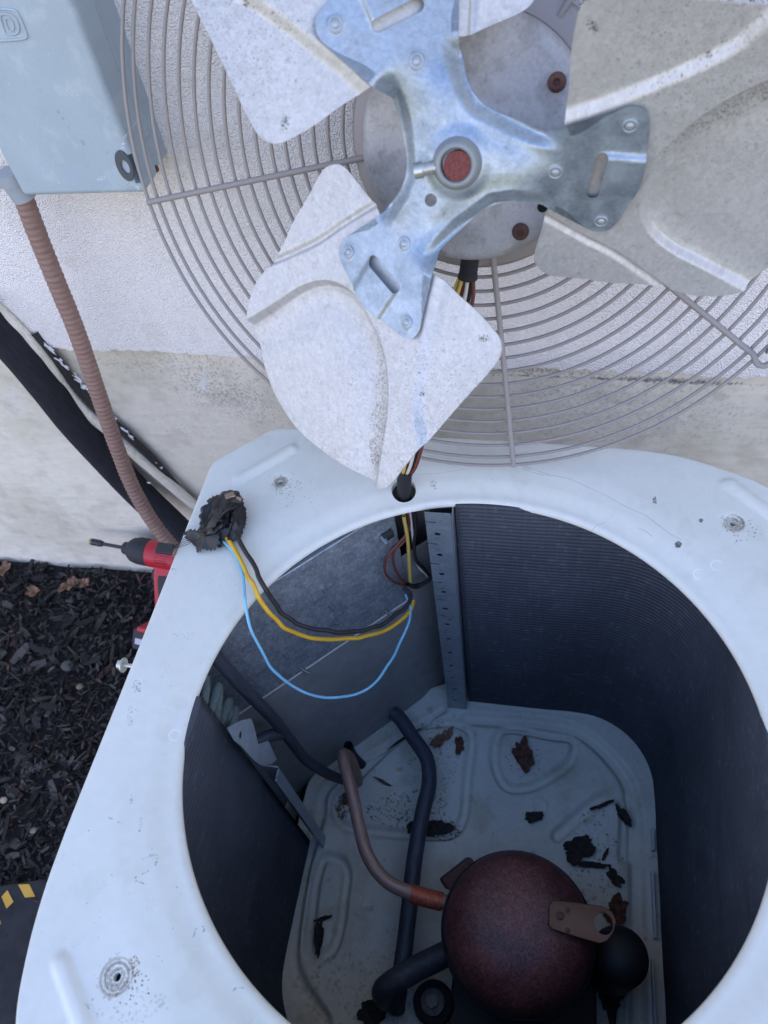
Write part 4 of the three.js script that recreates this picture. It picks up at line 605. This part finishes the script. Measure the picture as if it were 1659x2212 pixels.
// burnt boot lying on the cover with its three leads
{
  const base = onY(475, 1130, TOP), t = thing('burnt_wire_connector', 'charred black melted connector with yellow, black and blue leads on the cover', 'connector', [base.x, TOP, base.z]);
  const g = new THREE.IcosahedronGeometry(1, 24), p = g.attributes.position;
  for (let i = 0; i < p.count; i++) {
    let x = p.getX(i), y = p.getY(i), z = p.getZ(i); const k = 1 + (n3(x * 1.8, y * 1.8, z * 1.8, 181) - 0.5) * 0.7 + (n3(x * 4, y * 4, z * 4, 183) - 0.5) * 0.75 + (n3(x * 15, y * 15, z * 15, 187) - 0.5) * 0.08, cav = 0.75 * ss(0.75, 0.15, Math.hypot(x + 0.25, z * 0.7 - 0.2)) * (y > 0 ? 1 : 0);
    x *= k; z *= k; y = y * k * (1 - cav); p.setXYZ(i, x * 0.026, Math.max(0.0015, y * 0.02 + 0.014), z * 0.034);
  }
  const m = mergeVertices(g.deleteAttribute('normal').deleteAttribute('uv')); m.computeVertexNormals();
  const mChar = std({ color: lin(0.011, 0.011, 0.013), roughness: 0.36 });
  const boot = part('boot', m.rotateY(-0.25).translate(0.004, 0, 0.001), mChar, t);
  const mFlap = std({ color: lin(0.010, 0.010, 0.011), roughness: 0.4, side: THREE.DoubleSide });
  const flap = (pts, hh) => { const q = pts.map(([x, y], i) => onY(x, y, TOP + hh[i])), c = q.reduce((s, v) => s.add(v), V(0, 0, 0)).multiplyScalar(1 / q.length); c.y += 0.006; const pos = [], idx = []; const R = 8; const n = q.length * 8; const cv = new THREE.CatmullRomCurve3(q, true, 'centripetal').getSpacedPoints(n).slice(0, n); pos.push(c.x, c.y, c.z); for (let k = 1; k <= R; k++) cv.forEach((v, i) => { const w = v.clone().lerp(c, 1 - k / R); const j = k === R ? 0.0022 : 0; pos.push(w.x + rr(-j, j), w.y + (n3(w.x * 120, w.y * 90, w.z * 120, 191) - 0.5) * 0.008, w.z + rr(-j, j)); }); for (let i = 0; i < n; i++) { const b = (i + 1) % n; idx.push(0, 1 + i, 1 + b); for (let k = 0; k < R - 1; k++) idx.push(1 + k * n + i, 1 + (k + 1) * n + i, 1 + (k + 1) * n + b, 1 + k * n + i, 1 + (k + 1) * n + b, 1 + k * n + b); } return part('torn_edge', rel(geoFrom(pos, idx), t), mFlap, t); };
  flap([[395, 1152], [415, 1144], [450, 1145], [490, 1140], [510, 1150], [500, 1175], [470, 1184], [445, 1180], [430, 1188], [418, 1176], [405, 1165]], [0.003, 0.012, 0.014, 0.02, 0.016, 0.006, 0.004, 0.006, 0.003, 0.005, 0.002]);
  flap([[470, 1080], [490, 1064], [515, 1064], [528, 1090], [527, 1130], [510, 1155], [490, 1120], [480, 1100]], [0.012, 0.028, 0.03, 0.02, 0.016, 0.012, 0.03, 0.026]);
  flap([[440, 1100], [455, 1075], [480, 1068], [492, 1085], [480, 1110], [462, 1140], [446, 1150], [436, 1130]], [0.006, 0.018, 0.026, 0.03, 0.034, 0.03, 0.02, 0.01]);
  flap([[505, 1100], [522, 1092], [530, 1120], [526, 1150], [508, 1168], [492, 1165], [496, 1140], [502, 1120]], [0.028, 0.022, 0.01, 0.006, 0.006, 0.014, 0.026, 0.03]);
  flap([[428, 1150], [448, 1138], [470, 1150], [474, 1172], [456, 1192], [440, 1186], [426, 1196], [424, 1172]], [0.008, 0.018, 0.022, 0.014, 0.004, 0.008, 0.002, 0.004]);
  const term = onY(497, 1072, TOP + 0.03); part('terminal', rel(merge([new RoundedBoxGeometry(0.012, 0.006, 0.008, 1, 0.001).rotateY(0.5).translate(term.x, term.y, term.z), new THREE.CylinderGeometry(0.003, 0.003, 0.012, 8).rotateZ(1).translate(term.x + 0.008, term.y - 0.002, term.z)]), t), std({ map: speckTex([150, 130, 110], 90, 20, 193), metalness: 0.6, roughness: 0.5 }), t, 'bare metal terminal');
  const tg = onY(356, 1185, TOP + 0.005); part('terminal_tag', rel(new RoundedBoxGeometry(0.022, 0.005, 0.014, 2, 0.0012).rotateY(-0.05).rotateX(0.2).translate(tg.x, tg.y, tg.z), t), std({ map: speckTex([36, 36, 40], 60, 20, 195), roughness: 0.4 }), t, 'burnt spade terminal sticking out past the cover edge');
  for (let i = 0; i < 5; i++) part('strand', rel(tube([onY(372 + i, 1184, TOP + 0.006), onY(388, 1170 + i * 3, TOP + 0.008 + i * 0.001), onY(402 + i * 2, 1158 + i * 4, TOP + 0.008)], 0.0004, 12, 5), t), mBlack, t);
  // leads: along the cover, over the lip, then hanging inside the opening
  const lead = (on, hang, endOff, r, m, label) => {
    const pts = on.map(([x, y, h]) => onY(x, y, TOP + h)), last = hang[hang.length - 1], D = (p) => p.clone().sub(CP).dot(CF), d0 = D(pts[pts.length - 1]), d1 = D(onCorner(last[0], last[1], endOff));
    let len = [0], px = on[on.length - 1]; for (const h of hang) { len.push(len[len.length - 1] + Math.hypot(h[0] - px[0], h[1] - px[1])); px = h; }
    hang.forEach(([x, y], i) => { const s = len[i + 1] / len[len.length - 1]; pts.push(CP.clone().addScaledVector(ray(x, y), lerp(d0, d1, Math.pow(s, 1.15)))); });
    const cv = new THREE.CatmullRomCurve3(pts, false, 'centripetal').getSpacedPoints(26).map((p, i) => (i < 3 || i > 24 ? p : p.add(V(rr(-1, 1), rr(-0.6, 0.6), rr(-1, 1)).multiplyScalar(0.0011))));
    return part('lead', rel(tube(cv, r, 160, 8), t), m, t, label);
  };
  lead([[478, 1165, 0.008], [490, 1176, 0.007], [508, 1200, 0.006], [520, 1235, 0.006], [526, 1275, 0.008], [531, 1305, 0.011]], [[538, 1345], [555, 1390], [585, 1440], [630, 1482], [680, 1505], [725, 1508], [775, 1497], [815, 1470], [845, 1425], [868, 1380], [883, 1340], [886, 1310], [876, 1285]], -0.022, 0.0019, mBlue, 'light blue lead');
  lead([[490, 1162, 0.01], [502, 1180, 0.008], [520, 1212, 0.006], [540, 1252, 0.006], [552, 1275, 0.008]], [[572, 1310], [598, 1343], [630, 1364], [670, 1377], [720, 1382], [780, 1376], [830, 1362], [868, 1338], [888, 1315], [893, 1298]], -0.01, 0.0028, mYellow, 'yellow lead');
  lead([[512, 1158, 0.012], [522, 1178, 0.009], [548, 1222, 0.007], [566, 1256, 0.009]], [[590, 1296], [614, 1328], [650, 1350], [700, 1363], [760, 1366], [820, 1350], [865, 1320], [884, 1300], [886, 1282], [872, 1270]], -0.006, 0.0029, mBlackWire, 'black lead');
}

// ---------------------------------------------------------------- electrical box on the wall and its conduit
{
  const x0 = -0.582, x1 = -0.4165, y0 = 1.041, y1 = 1.42, zb = STUCCO, zf = -0.5;
  const t = thing('electrical_box', 'grey metal electrical box on the stucco wall above the brown conduit', 'electrical box', [(x0 + x1) / 2, y0, zb]);
  const bx = (x, y) => { const p = onZ(x, y, zf); return [(p.x - x0) / (x1 - x0), (p.y - y0) / (y1 - y0)]; };
  const tex = canvasTex(1024, 2048, (u, v) => { const c = fbm(u * 4, v * 8, 5, 201) - 0.5, f = fbm(u * 90, v * 180, 2, 203) - 0.5, s = ss(0.6, 0.75, fbm(u * 9, v * 16, 4, 205)); return [px8(168 + c * 18 + f * 6 + s * 8), px8(181 + c * 16 + f * 6 + s * 8), px8(190 + c * 16 + f * 6 + s * 6)]; }, (g, w, h) => {
    const T = (x, y) => { const [a, b] = bx(x, y); return [a * w, (1 - b) * h]; };
    const blob = (x, y, r, col, al) => { const p = T(x, y); for (let i = 0; i < 14; i++) { g.globalAlpha = al; g.fillStyle = col; g.beginPath(); g.ellipse(p[0] + rr(-r, r) * 0.3, p[1] + rr(-r, r) * 0.3, r * rr(0.6, 1), r * rr(0.7, 1.1), 0, 0, 6.3); g.fill(); } g.globalAlpha = 1; };
    blob(179, 308, 18, '#8fa39f', 0.12); blob(126, 242, 14, '#90a4a2', 0.12); blob(136, 256, 11, '#90a4a2', 0.12); blob(149, 276, 8, '#90a4a2', 0.12); blob(232, 329, 8, '#90a4a2', 0.12); blob(86, 195, 16, '#9cb0b2', 0.05); blob(150, 380, 60, '#a9bcc4', 0.04); blob(70, 130, 40, '#a5b8c0', 0.03);
    const p = T(179, 308); g.fillStyle = '#c9c4a0'; g.fillRect(p[0] - 3, p[1] - 4, 5, 6);
    const sc = (x, y, sx, sy, n) => { for (let i = 0; i < n; i++) { const q = T(x + rr(-sx, sx), y + rr(-sy, sy)); g.globalAlpha = rr(0.4, 0.95); g.fillStyle = '#e9edf0'; g.beginPath(); g.ellipse(q[0], q[1], rr(1, 6), rr(1, 3), rr(0, 3), 0, 6.3); g.fill(); } g.globalAlpha = 1; };
    sc(268, 310, 5, 18, 30); sc(218, 384, 8, 5, 26); sc(290, 398, 18, 4, 30); sc(255, 417, 40, 3, 60); sc(150, 420, 70, 2, 40); sc(130, 394, 6, 2, 8); sc(300, 408, 8, 6, 30); sc(140, 150, 40, 60, 8);
    g.strokeStyle = '#c6d2d8'; g.lineWidth = 1.5; g.globalAlpha = 0.5; for (let i = 0; i < 5; i++) { const a = T(rr(90, 220), rr(130, 390)), b = T(rr(90, 220), rr(130, 390)); g.beginPath(); g.moveTo(...a); g.lineTo(a[0] + (b[0] - a[0]) * 0.3, a[1] + (b[1] - a[1]) * 0.3); g.stroke(); } g.globalAlpha = 1;
  });
  const mPaint = std({ map: tex, roughness: 0.45, bumpMap: bumpFine, bumpScale: 0.00005 }), mSide = std({ map: speckTex([168, 181, 190], 14, 12, 207), roughness: 0.45 });
  part('case', rel(box(x0 + 0.003, x1 - 0.002, y0 + 0.004, y1, zb - 0.01, zf - 0.03, 0.004), t), mSide, t);
  const cg = new RoundedBoxGeometry(x1 - x0, y1 - y0, 0.046, 4, 0.007).translate((x0 + x1) / 2, (y0 + y1) / 2, zf - 0.023), cp = cg.attributes.position, cu = cg.attributes.uv;
  for (let i = 0; i < cp.count; i++) cu.setXY(i, (cp.getX(i) - x0) / (x1 - x0), (cp.getY(i) - y0) / (y1 - y0));
  const hs = onZ(270, 357, zf), sl = onZ(286, 366, zf);
  const slotCut = new THREE.BoxGeometry(0.006, 0.034, 0.03).rotateZ(-0.05).translate(sl.x + 0.001, sl.y, zf); 
  const cover = part('cover', rel(cut(cg, [slotCut], mPaint), t), mPaint, t, 'pale grey cover with chipped lower edge');
  const ring = new THREE.Shape(); ring.absellipse(0, 0, 0.0095, 0.0175, 0, Math.PI * 2, false); const ih = new THREE.Path(); ih.absellipse(0.001, -0.001, 0.0052, 0.0085, 0, Math.PI * 2, true); ring.holes.push(ih);
  part('hasp', rel(new THREE.ExtrudeGeometry(ring, { depth: 0.0015, bevelEnabled: true, bevelSize: 0.0005, bevelThickness: 0.0005, bevelSegments: 1, curveSegments: 24 }).rotateZ(-0.06).translate(hs.x, hs.y, zf + 0.0006), t), std({ color: lin(0.085, 0.095, 0.105), roughness: 0.5 }), cover, 'dark grey padlock hasp ring');
  // embossed square emblem with a rounded letter shape inside
  const em = (l, r) => part('emblem', rel(tube(l.map(([x, y]) => onZ(x, y, zf + 0.0004)), r, 90, 8, true), t), mPaint, cover);
  em([[-46, 22], [30, 22], [36, 26], [58, 78], [55, 82], [-20, 86], [-26, 82], [-50, 28]], 0.0014);
  em([[2, 32], [20, 31], [32, 38], [40, 55], [40, 68], [32, 73], [14, 73], [4, 50]], 0.0012);
  em([[12, 40], [19, 40], [26, 46], [30, 58], [28, 65], [20, 66]], 0.0009);
  // knockout on the right side
  const kp = hit(320, 290, V(x1, 0, 0), V(1, 0, 0));
  for (const r of [0.021, 0.017, 0.011]) part('knockout', rel(new THREE.TorusGeometry(r, 0.0008, 6, 40).rotateY(Math.PI / 2).translate(x1 - 0.0021, y0 + 0.06, (zb + zf) / 2 - 0.012), t), mSide, t);
  part('screw', rel(lathe([[0, 0.003], [0.004, 0.003], [0.005, 0]], 14).rotateX(Math.PI / 2).translate(x1 - 0.004, y0 + 0.006, zf - 0.0475), t), mRust, t);
}
{
  const a = onZ(38, 385, -0.528), t = thing('flexible_conduit', 'brown ribbed conduit running down from the electrical box to the unit', 'conduit', [a.x, 0.3, a.z]);
  const path = [onZ(50, 425, -0.53), onZ(80, 505, -0.525), onZ(118, 600, -0.517), onZ(165, 715, -0.508), onZ(212, 850, -0.495), onZ(252, 965, -0.48), onZ(288, 1055, -0.465), onZ(325, 1120, -0.45), onZ(365, 1172, -0.435), onZ(420, 1225, -0.42), onZ(470, 1260, -0.4)];
  const c = new THREE.CatmullRomCurve3(path, false, 'centripetal'), L = c.getLength(), ns = 1300, nr = 18, fr = c.computeFrenetFrames(ns, false), pos = [], idx = [], uv = [];
  for (let i = 0; i <= ns; i++) { const p = c.getPointAt(i / ns), s = i / ns * L, r = 0.0128 + 0.00042 * Math.sin(s / 0.0084 * 2 * Math.PI) + (vn(s * 90, 1, 211) - 0.5) * 0.0004; for (let j = 0; j <= nr; j++) { const q = j / nr * 2 * Math.PI; const w = p.clone().addScaledVector(fr.normals[i], Math.cos(q) * r).addScaledVector(fr.binormals[i], Math.sin(q) * r); pos.push(w.x, w.y, w.z); uv.push(j / nr, s / 0.08); } }
  for (let i = 0; i < ns; i++) for (let j = 0; j < nr; j++) { const k = i * (nr + 1) + j; idx.push(k, k + nr + 1, k + 1, k + 1, k + nr + 1, k + nr + 2); }
  const tex = canvasTex(512, 1024, (u, v) => { const n = fbm(u * 8, v * 60, 4, 213) - 0.5; return [px8(136 + n * 28), px8(108 + n * 26), px8(98 + n * 26)]; });
  part('sheath', rel(geoFrom(pos, idx, uv), t), std({ map: tex, roughness: 0.6 }), t);
  // white paint splashes
  for (const [x, y] of [[231, 866], [222, 890], [231, 905], [238, 885], [243, 928], [222, 856]]) { const q = c.getPointAt(clamp((y - 425) / 830, 0, 1)); const dv = CP.clone().sub(q).normalize(), h = hit(x, y, q.clone().addScaledVector(dv, 0.0128), dv); part('paint_splash', rel(new THREE.IcosahedronGeometry(1, 3).scale(0.0045 * rr(0.5, 1.2), 0.0017, 0.0014).rotateZ(rr(-0.3, 0.3)).translate(h.x, h.y, h.z), t), std({ color: lin(0.66, 0.65, 0.65), roughness: 0.8 }), t); }
  part('connector', rel(merge([cap(path[0].clone().add(V(0.002, -0.002, 0)), path[0].clone().add(V(-0.001, 0.022, 0)), 0.0155, 0.0165, 24), cap(path[0].clone().add(V(-0.001, 0.02, 0)), path[0].clone().add(V(-0.002, 0.034, 0)), 0.019, 0.019, 8)]), t), std({ color: lin(0.33, 0.36, 0.39), roughness: 0.5 }), t, 'grey conduit connector');
}
// refrigerant lines against the wall
{
  const t = thing('insulated_line', 'thick black insulated refrigerant line slanting down the foundation', 'pipe', [-0.7, 0.2, -0.57]);
  const mid = [[-70, 648], [-20, 698], [40, 762], [100, 835], [160, 912], [225, 985], [290, 1055], [345, 1108], [400, 1160], [450, 1205]].map(([x, y], i) => onZ(x, y, -0.565 + Math.max(0, i - 6) * 0.02));
  const c = new THREE.CatmullRomCurve3(mid, false, 'centripetal'); const g = new THREE.TubeGeometry(c, 160, 0.0295, 24), p = g.attributes.position;
  for (let i = 0; i < p.count; i++) { const k = (n3(p.getX(i) * 40, p.getY(i) * 40, p.getZ(i) * 40, 221) - 0.5) * 0.004; p.setXYZ(i, p.getX(i) + k, p.getY(i) + k, p.getZ(i) + k); } g.computeVertexNormals();
  part('insulation', rel(g, t), std({ map: speckTex([26, 27, 34], 20, 40, 223), roughness: 0.9 }), t);
  const s = (l, z, r, m, name, label) => { const q = thing(name, label, 'pipe', onZ(l[l.length - 1][0], l[l.length - 1][1], z).toArray()); part('tube', rel(tube(l.map(([x, y]) => onZ(x, y, z)), r, 100, 10), q), m, q); return q; };
  s([[-10, 662], [30, 700], [70, 742], [102, 782], [143, 843], [187, 892], [232, 928], [300, 988], [367, 1046], [420, 1092]], -0.578, 0.0105, mFound.clone(), 'painted_line', 'thin tan painted line between the black insulation and the wall');
  const dl = s([[74, 716], [88, 735], [133, 793], [167, 836], [207, 878], [245, 912], [283, 946], [333, 995], [400, 1071], [430, 1100]], -0.586, 0.0072, mBlackWire, 'small_line', 'thin black line with white paint flecks along the wall');
  for (let i = 0; i < 44; i++) { const k = rnd() * rnd() + (rnd() < 0.4 ? 0.6 * rnd() : 0), X = lerp(100, 400, k) + rr(-4, 2), Y = lerp(750, 1068, k) + rr(-8, 2), q = onZ(X, Y, -0.581); part('paint_fleck', rel(new THREE.IcosahedronGeometry(1, 2).scale(rr(0.0006, 0.0028), rr(0.0015, 0.009), 0.0006).rotateZ(rr(0.2, 1.3)).translate(q.x, q.y, q.z), dl), std({ color: lin(0.6, 0.61, 0.64), roughness: 0.8 }), dl); }
  for (const [x, y] of [[240, 970], [247, 958], [322, 1043]]) { const q = onZ(x, y, -0.537); part('paint_fleck', rel(new THREE.IcosahedronGeometry(1, 2).scale(rr(0.002, 0.004), rr(0.004, 0.009), 0.0012).rotateZ(rr(0, 3)).translate(q.x, q.y, q.z), t), std({ color: lin(0.6, 0.58, 0.55), roughness: 0.8 }), t); }
}

// ---------------------------------------------------------------- impact driver leaning on the wall
{
  const top = onY(330, 1195, 0.175), bot = V(-0.79, 0.02, -0.395);
  const t = thing('impact_driver', 'red and black cordless impact driver standing on the mulch beside the wall', 'power tool', bot.toArray());
  const up = top.clone().sub(bot).normalize(), xx = V(1, 0, 0.03).normalize(), zz = xx.clone().cross(up).normalize(), x2 = up.clone().cross(zz).normalize();
  t.quaternion.setFromRotationMatrix(new THREE.Matrix4().makeBasis(x2, up, zz)); const Hh = top.distanceTo(bot);
  const mRed = std({ color: lin(0.48, 0.018, 0.032), roughness: 0.4 }), mGrip = std({ color: lin(0.03, 0.03, 0.033), roughness: 0.7 });
  // nose towards -x; body centre at (0, Hh)
  part('motor_housing', lathe([[0, 0.075], [0.022, 0.073], [0.031, 0.06], [0.0325, 0.02], [0.031, -0.016], [0.029, -0.02], [0, -0.021]], 32).rotateZ(-Math.PI / 2).translate(0.012, Hh, 0), mRed, t, 'red motor housing');
  part('gear_case', lathe([[0.0295, 0.0], [0.031, 0.004], [0.031, 0.026], [0.027, 0.042], [0.019, 0.052], [0, 0.053]], 32).rotateZ(Math.PI / 2).translate(-0.006, Hh, 0), mGrip, t, 'black gear case');
  part('collar', lathe([[0.0135, 0], [0.0145, 0.002], [0.0145, 0.013], [0.0125, 0.017], [0, 0.017]], 24).rotateZ(Math.PI / 2).translate(-0.055, Hh, 0), mGrip, t);
  const bit = part('bit', merge([cap(V(-0.07, Hh, 0), V(-0.128, Hh, 0), 0.0042, 0.0042, 6), cap(V(-0.126, Hh, 0), V(-0.132, Hh, 0), 0.0065, 0.0072, 16), cap(V(-0.132, Hh, 0), V(-0.152, Hh, 0), 0.0078, 0.0078, 16)]), std({ color: lin(0.045, 0.05, 0.055), metalness: 0.5, roughness: 0.35 }), t, 'dark hex nut driver bit');
  part('tip', cap(V(-0.152, Hh, 0), V(-0.157, Hh, 0), 0.0076, 0.0068, 16), std({ color: lin(0.4, 0.26, 0.08), metalness: 0.5, roughness: 0.4 }), bit);
  const HX = 0.026; const hs = new THREE.Shape(); hs.moveTo(-0.004, Hh - 0.02); hs.bezierCurveTo(-0.012, Hh - 0.05, 0.002, Hh - 0.07, 0.006, 0.062); hs.lineTo(-0.012, 0.05); hs.lineTo(0.064, 0.05); hs.bezierCurveTo(0.052, 0.07, 0.044, Hh - 0.08, 0.062, Hh - 0.015); hs.closePath();
  part('handle', new THREE.ExtrudeGeometry(hs, { depth: 0.022, bevelEnabled: true, bevelSize: 0.006, bevelThickness: 0.008, bevelSegments: 4 }).translate(HX, 0, -0.011), mRed, t, 'red handle');
  part('grip', new THREE.ExtrudeGeometry((() => { const s = new THREE.Shape(); s.moveTo(0.004, Hh - 0.045); s.bezierCurveTo(0.0, Hh - 0.06, 0.012, Hh - 0.09, 0.014, 0.07); s.lineTo(0.03, 0.07); s.bezierCurveTo(0.026, Hh - 0.09, 0.03, Hh - 0.06, 0.04, Hh - 0.04); s.closePath(); return s; })(), { depth: 0.026, bevelEnabled: true, bevelSize: 0.003, bevelThickness: 0.008, bevelSegments: 3 }).translate(HX, 0, -0.013), mGrip, t, 'black rubber grip');
  part('trigger', new RoundedBoxGeometry(0.014, 0.026, 0.014, 3, 0.005).translate(-0.016 + HX, Hh - 0.047, 0), mGrip, t);
  const bat = part('battery', new RoundedBoxGeometry(0.105, 0.05, 0.07, 4, 0.008).translate(0.036, 0.025, 0), mGrip, t, 'black battery pack');
  part('battery_label', new RoundedBoxGeometry(0.03, 0.014, 0.002, 1, 0.0006).translate(0.008, 0.022, 0.0352), std({ color: lin(0.5, 0.47, 0.55), roughness: 0.5 }), bat, 'pale label');
  part('battery_trim', new RoundedBoxGeometry(0.05, 0.012, 0.074, 2, 0.004).translate(0.02, 0.05, 0), mRed, bat, 'red trim');
  for (let i = 0; i < 4; i++) part('housing_rib', new RoundedBoxGeometry(0.03, 0.0016, 0.003, 1, 0.0006).translate(0.035, Hh - 0.012 + i * 0.006, 0.0315), mRed, t);
}
// black rubber mat with yellow dashes
{
  const q = [[-120, 1935], [95, 1903], [190, 2330], [-120, 2500]].map(([x, y]) => onY(x, y, 0.034)), c = q.reduce((s, v) => s.add(v), V(0, 0, 0)).multiplyScalar(0.25);
  const t = thing('kneeling_mat', 'black rubber mat with yellow dash markings on the mulch', 'mat', [c.x, 0.012, c.z]);
  const sh = new THREE.Shape(); q.forEach((p, i) => (i ? sh.lineTo(p.x - c.x, -(p.z - c.z)) : sh.moveTo(p.x - c.x, -(p.z - c.z)))); sh.closePath();
  part('pad', new THREE.ExtrudeGeometry(sh, { depth: 0.018, bevelEnabled: true, bevelSize: 0.004, bevelThickness: 0.003, bevelSegments: 3 }).rotateX(-Math.PI / 2), mRubber, t);
  for (const l of [[[3, 1937], [16, 1923], [29, 1948], [14, 1963]], [[39, 1911], [63, 1910], [76, 1937], [54, 1939]], [[-30, 1985], [1, 1988], [2, 1996], [-20, 2010]]]) { const s2 = new THREE.Shape(); l.forEach(([x, y], i) => { const p = onY(x, y, 0.0335); i ? s2.lineTo(p.x - c.x, -(p.z - c.z)) : s2.moveTo(p.x - c.x, -(p.z - c.z)); }); part('yellow_dash', new THREE.ExtrudeGeometry(s2, { depth: 0.0006, bevelEnabled: false }).rotateX(-Math.PI / 2).translate(0, 0.0212, 0), std({ map: speckTex([196, 146, 48], 50, 20, 231), roughness: 0.7 }), t); }
}

// ---------------------------------------------------------------- dead leaves
function leafGeo(len, wid, s, curl = 0.3) {
  const n = 44, b = []; for (let i = 0; i < n; i++) { const a = i / n * 6.283, k = 0.78 + 0.5 * (fbm(Math.cos(a) * 1.6 + 9, Math.sin(a) * 1.6 + 9, 3, s) - 0.5) * 2 + 0.12 * (vn(i * 0.9, 1, s + 3) - 0.5); b.push([Math.cos(a) * len * 0.62 * k, Math.sin(a) * wid * 0.62 * k]); }
  return sheet(b, [0, 0], 8, (x, y, q) => V(x, Math.abs(y) * curl + (x * x) / len * curl * 0.8 + (fbm(x * 110, y * 110, 2, s + 5) - 0.3) * 0.009 - (q ? 0 : 0.0006), -y), 6);
}
const mLeafBrown = std({ map: speckTex([126, 92, 72], 80, 30, 241), roughness: 0.85, side: THREE.DoubleSide }), mLeafDark = std({ map: speckTex([50, 42, 38], 44, 30, 243), roughness: 0.9, side: THREE.DoubleSide }), mLeafRust = std({ map: speckTex([92, 60, 46], 60, 30, 245), roughness: 0.9, side: THREE.DoubleSide });
{
  const G = 'dead leaves on the mulch by the wall';
  for (const [x, y, l, w, a, lb] of [[147, 1262, 0.05, 0.035, 0.8, 'pale brown dead leaf on the mulch, largest of those by the wall'], [176, 1258, 0.036, 0.026, 0.2, 'curled reddish dead leaf beside the largest pale leaf'], [70, 1275, 0.045, 0.03, 2.6, 'flat brown dead leaf lying deeper in the mulch'], [6, 1228, 0.04, 0.03, 1.4, 'tan dead leaf against the foot of the foundation']]) { const p = onY(x, y, 0.03), o = single('dead_leaf', leafGeo(l, w, x, 0.35).rotateY(a), mLeafBrown, lb, 'leaf', G); o.position.copy(p); o.position.y = 0.022; }
  const st = (x, y, r, col, lb) => { const p = onY(x, y, 0.025), g = new THREE.IcosahedronGeometry(r, 3), q = g.attributes.position; for (let i = 0; i < q.count; i++) { const k = 1 + (n3(q.getX(i) * 60, q.getY(i) * 60, q.getZ(i) * 60, x) - 0.5) * 0.6; q.setXYZ(i, q.getX(i) * k, q.getY(i) * k * 0.5, q.getZ(i) * k * 0.8); } const m = mergeVertices(g.deleteAttribute('normal').deleteAttribute('uv')); m.computeVertexNormals(); const o = single('pebble', m, std({ color: lin(...col), roughness: 0.9 }), lb, 'pebble', 'pebbles in the mulch'); o.position.copy(p); o.position.y = 0.022; };
  st(144, 1437, 0.016, [0.07, 0.07, 0.068], 'flat grey pebble in the mulch, largest of the pebbles'); st(171, 1482, 0.008, [0.2, 0.14, 0.09], 'small tan pebble in the mulch beside the flat grey one'); st(6, 1728, 0.009, [0.4, 0.3, 0.22], 'pale pink pebble in the mulch near the black mat'); st(70, 1792, 0.009, [0.24, 0.22, 0.18], 'small beige wood pebble in the mulch near the black mat');
}
{
  const G = 'dead leaf debris on the base pan';
  const L = [[955, 1597, 0.05, 0.022, 0.9, 0, 'dark torn leaf debris beside the bend of the suction tube'], [992, 1610, 0.034, 0.016, 1.7, 2, 'rust coloured leaf scrap beside the bend of the suction tube'], [1128, 1628, 0.055, 0.03, 1.9, 2, 'large brown leaf inside the stamped loop of the base pan'], [1155, 1764, 0.03, 0.02, 0.4, 1, 'small spiky leaf scrap behind the compressor dome'], [1346, 1762, 0.04, 0.014, 2.2, 1, 'narrow dark leaf at the right groove of the base pan'], [1300, 1740, 0.045, 0.007, 0.5, 1, 'thin dark twig at the right groove of the base pan'], [1250, 1835, 0.055, 0.04, 0.5, 1, 'large crumpled dark leaf touching the compressor dome'], [1275, 1868, 0.05, 0.010, 0.1, 1, 'thin dark stem beside the crumpled leaf'], [1328, 1895, 0.034, 0.02, 2.4, 1, 'cluster of dark leaf crumbs above the lifting tab'], [1335, 1965, 0.05, 0.03, 1.1, 2, 'brown triangular leaf beside the lifting tab'], [1322, 2130, 0.075, 0.036, 1.6, 1, 'long black leaf clump below the black accumulator'], [690, 2022, 0.06, 0.016, 1.7, 1, 'dark narrow leaf inside the left oval groove'], [694, 1985, 0.036, 0.006, 0.4, 1, 'short twig across the left oval groove'], [945, 1788, 0.055, 0.03, 0.2, 1, 'dark leaf clump beside the crossing suction tube'], [890, 1785, 0.028, 0.016, 0.8, 1, 'small black leaf scrap left of the crossing suction tube'], [830, 1690, 0.035, 0.006, 2.8, 2, 'thin curled stem beside the copper tube'], [800, 2190, 0.05, 0.035, 0.4, 1, 'lump of dark leaf litter under the suction stub'], [1308, 1845, 0.022, 0.006, 1.1, 1, 'curved dark twig right of the crumpled leaf'], [757, 1725, 0.026, 0.024, 0, 2, 'round rusty scrap under the copper tube']];
  for (const [x, y, l, w, a, m, lb] of L) { const p = onY(x, y, PAN + 0.006), o = single('dead_leaf', leafGeo(l, w, x + y, 0.25).rotateY(a), [mLeafBrown, mLeafDark, mLeafRust][m], lb, 'leaf', G); o.position.copy(p); o.position.y = PAN + 0.003; }
}

renderer.render(scene, camera);
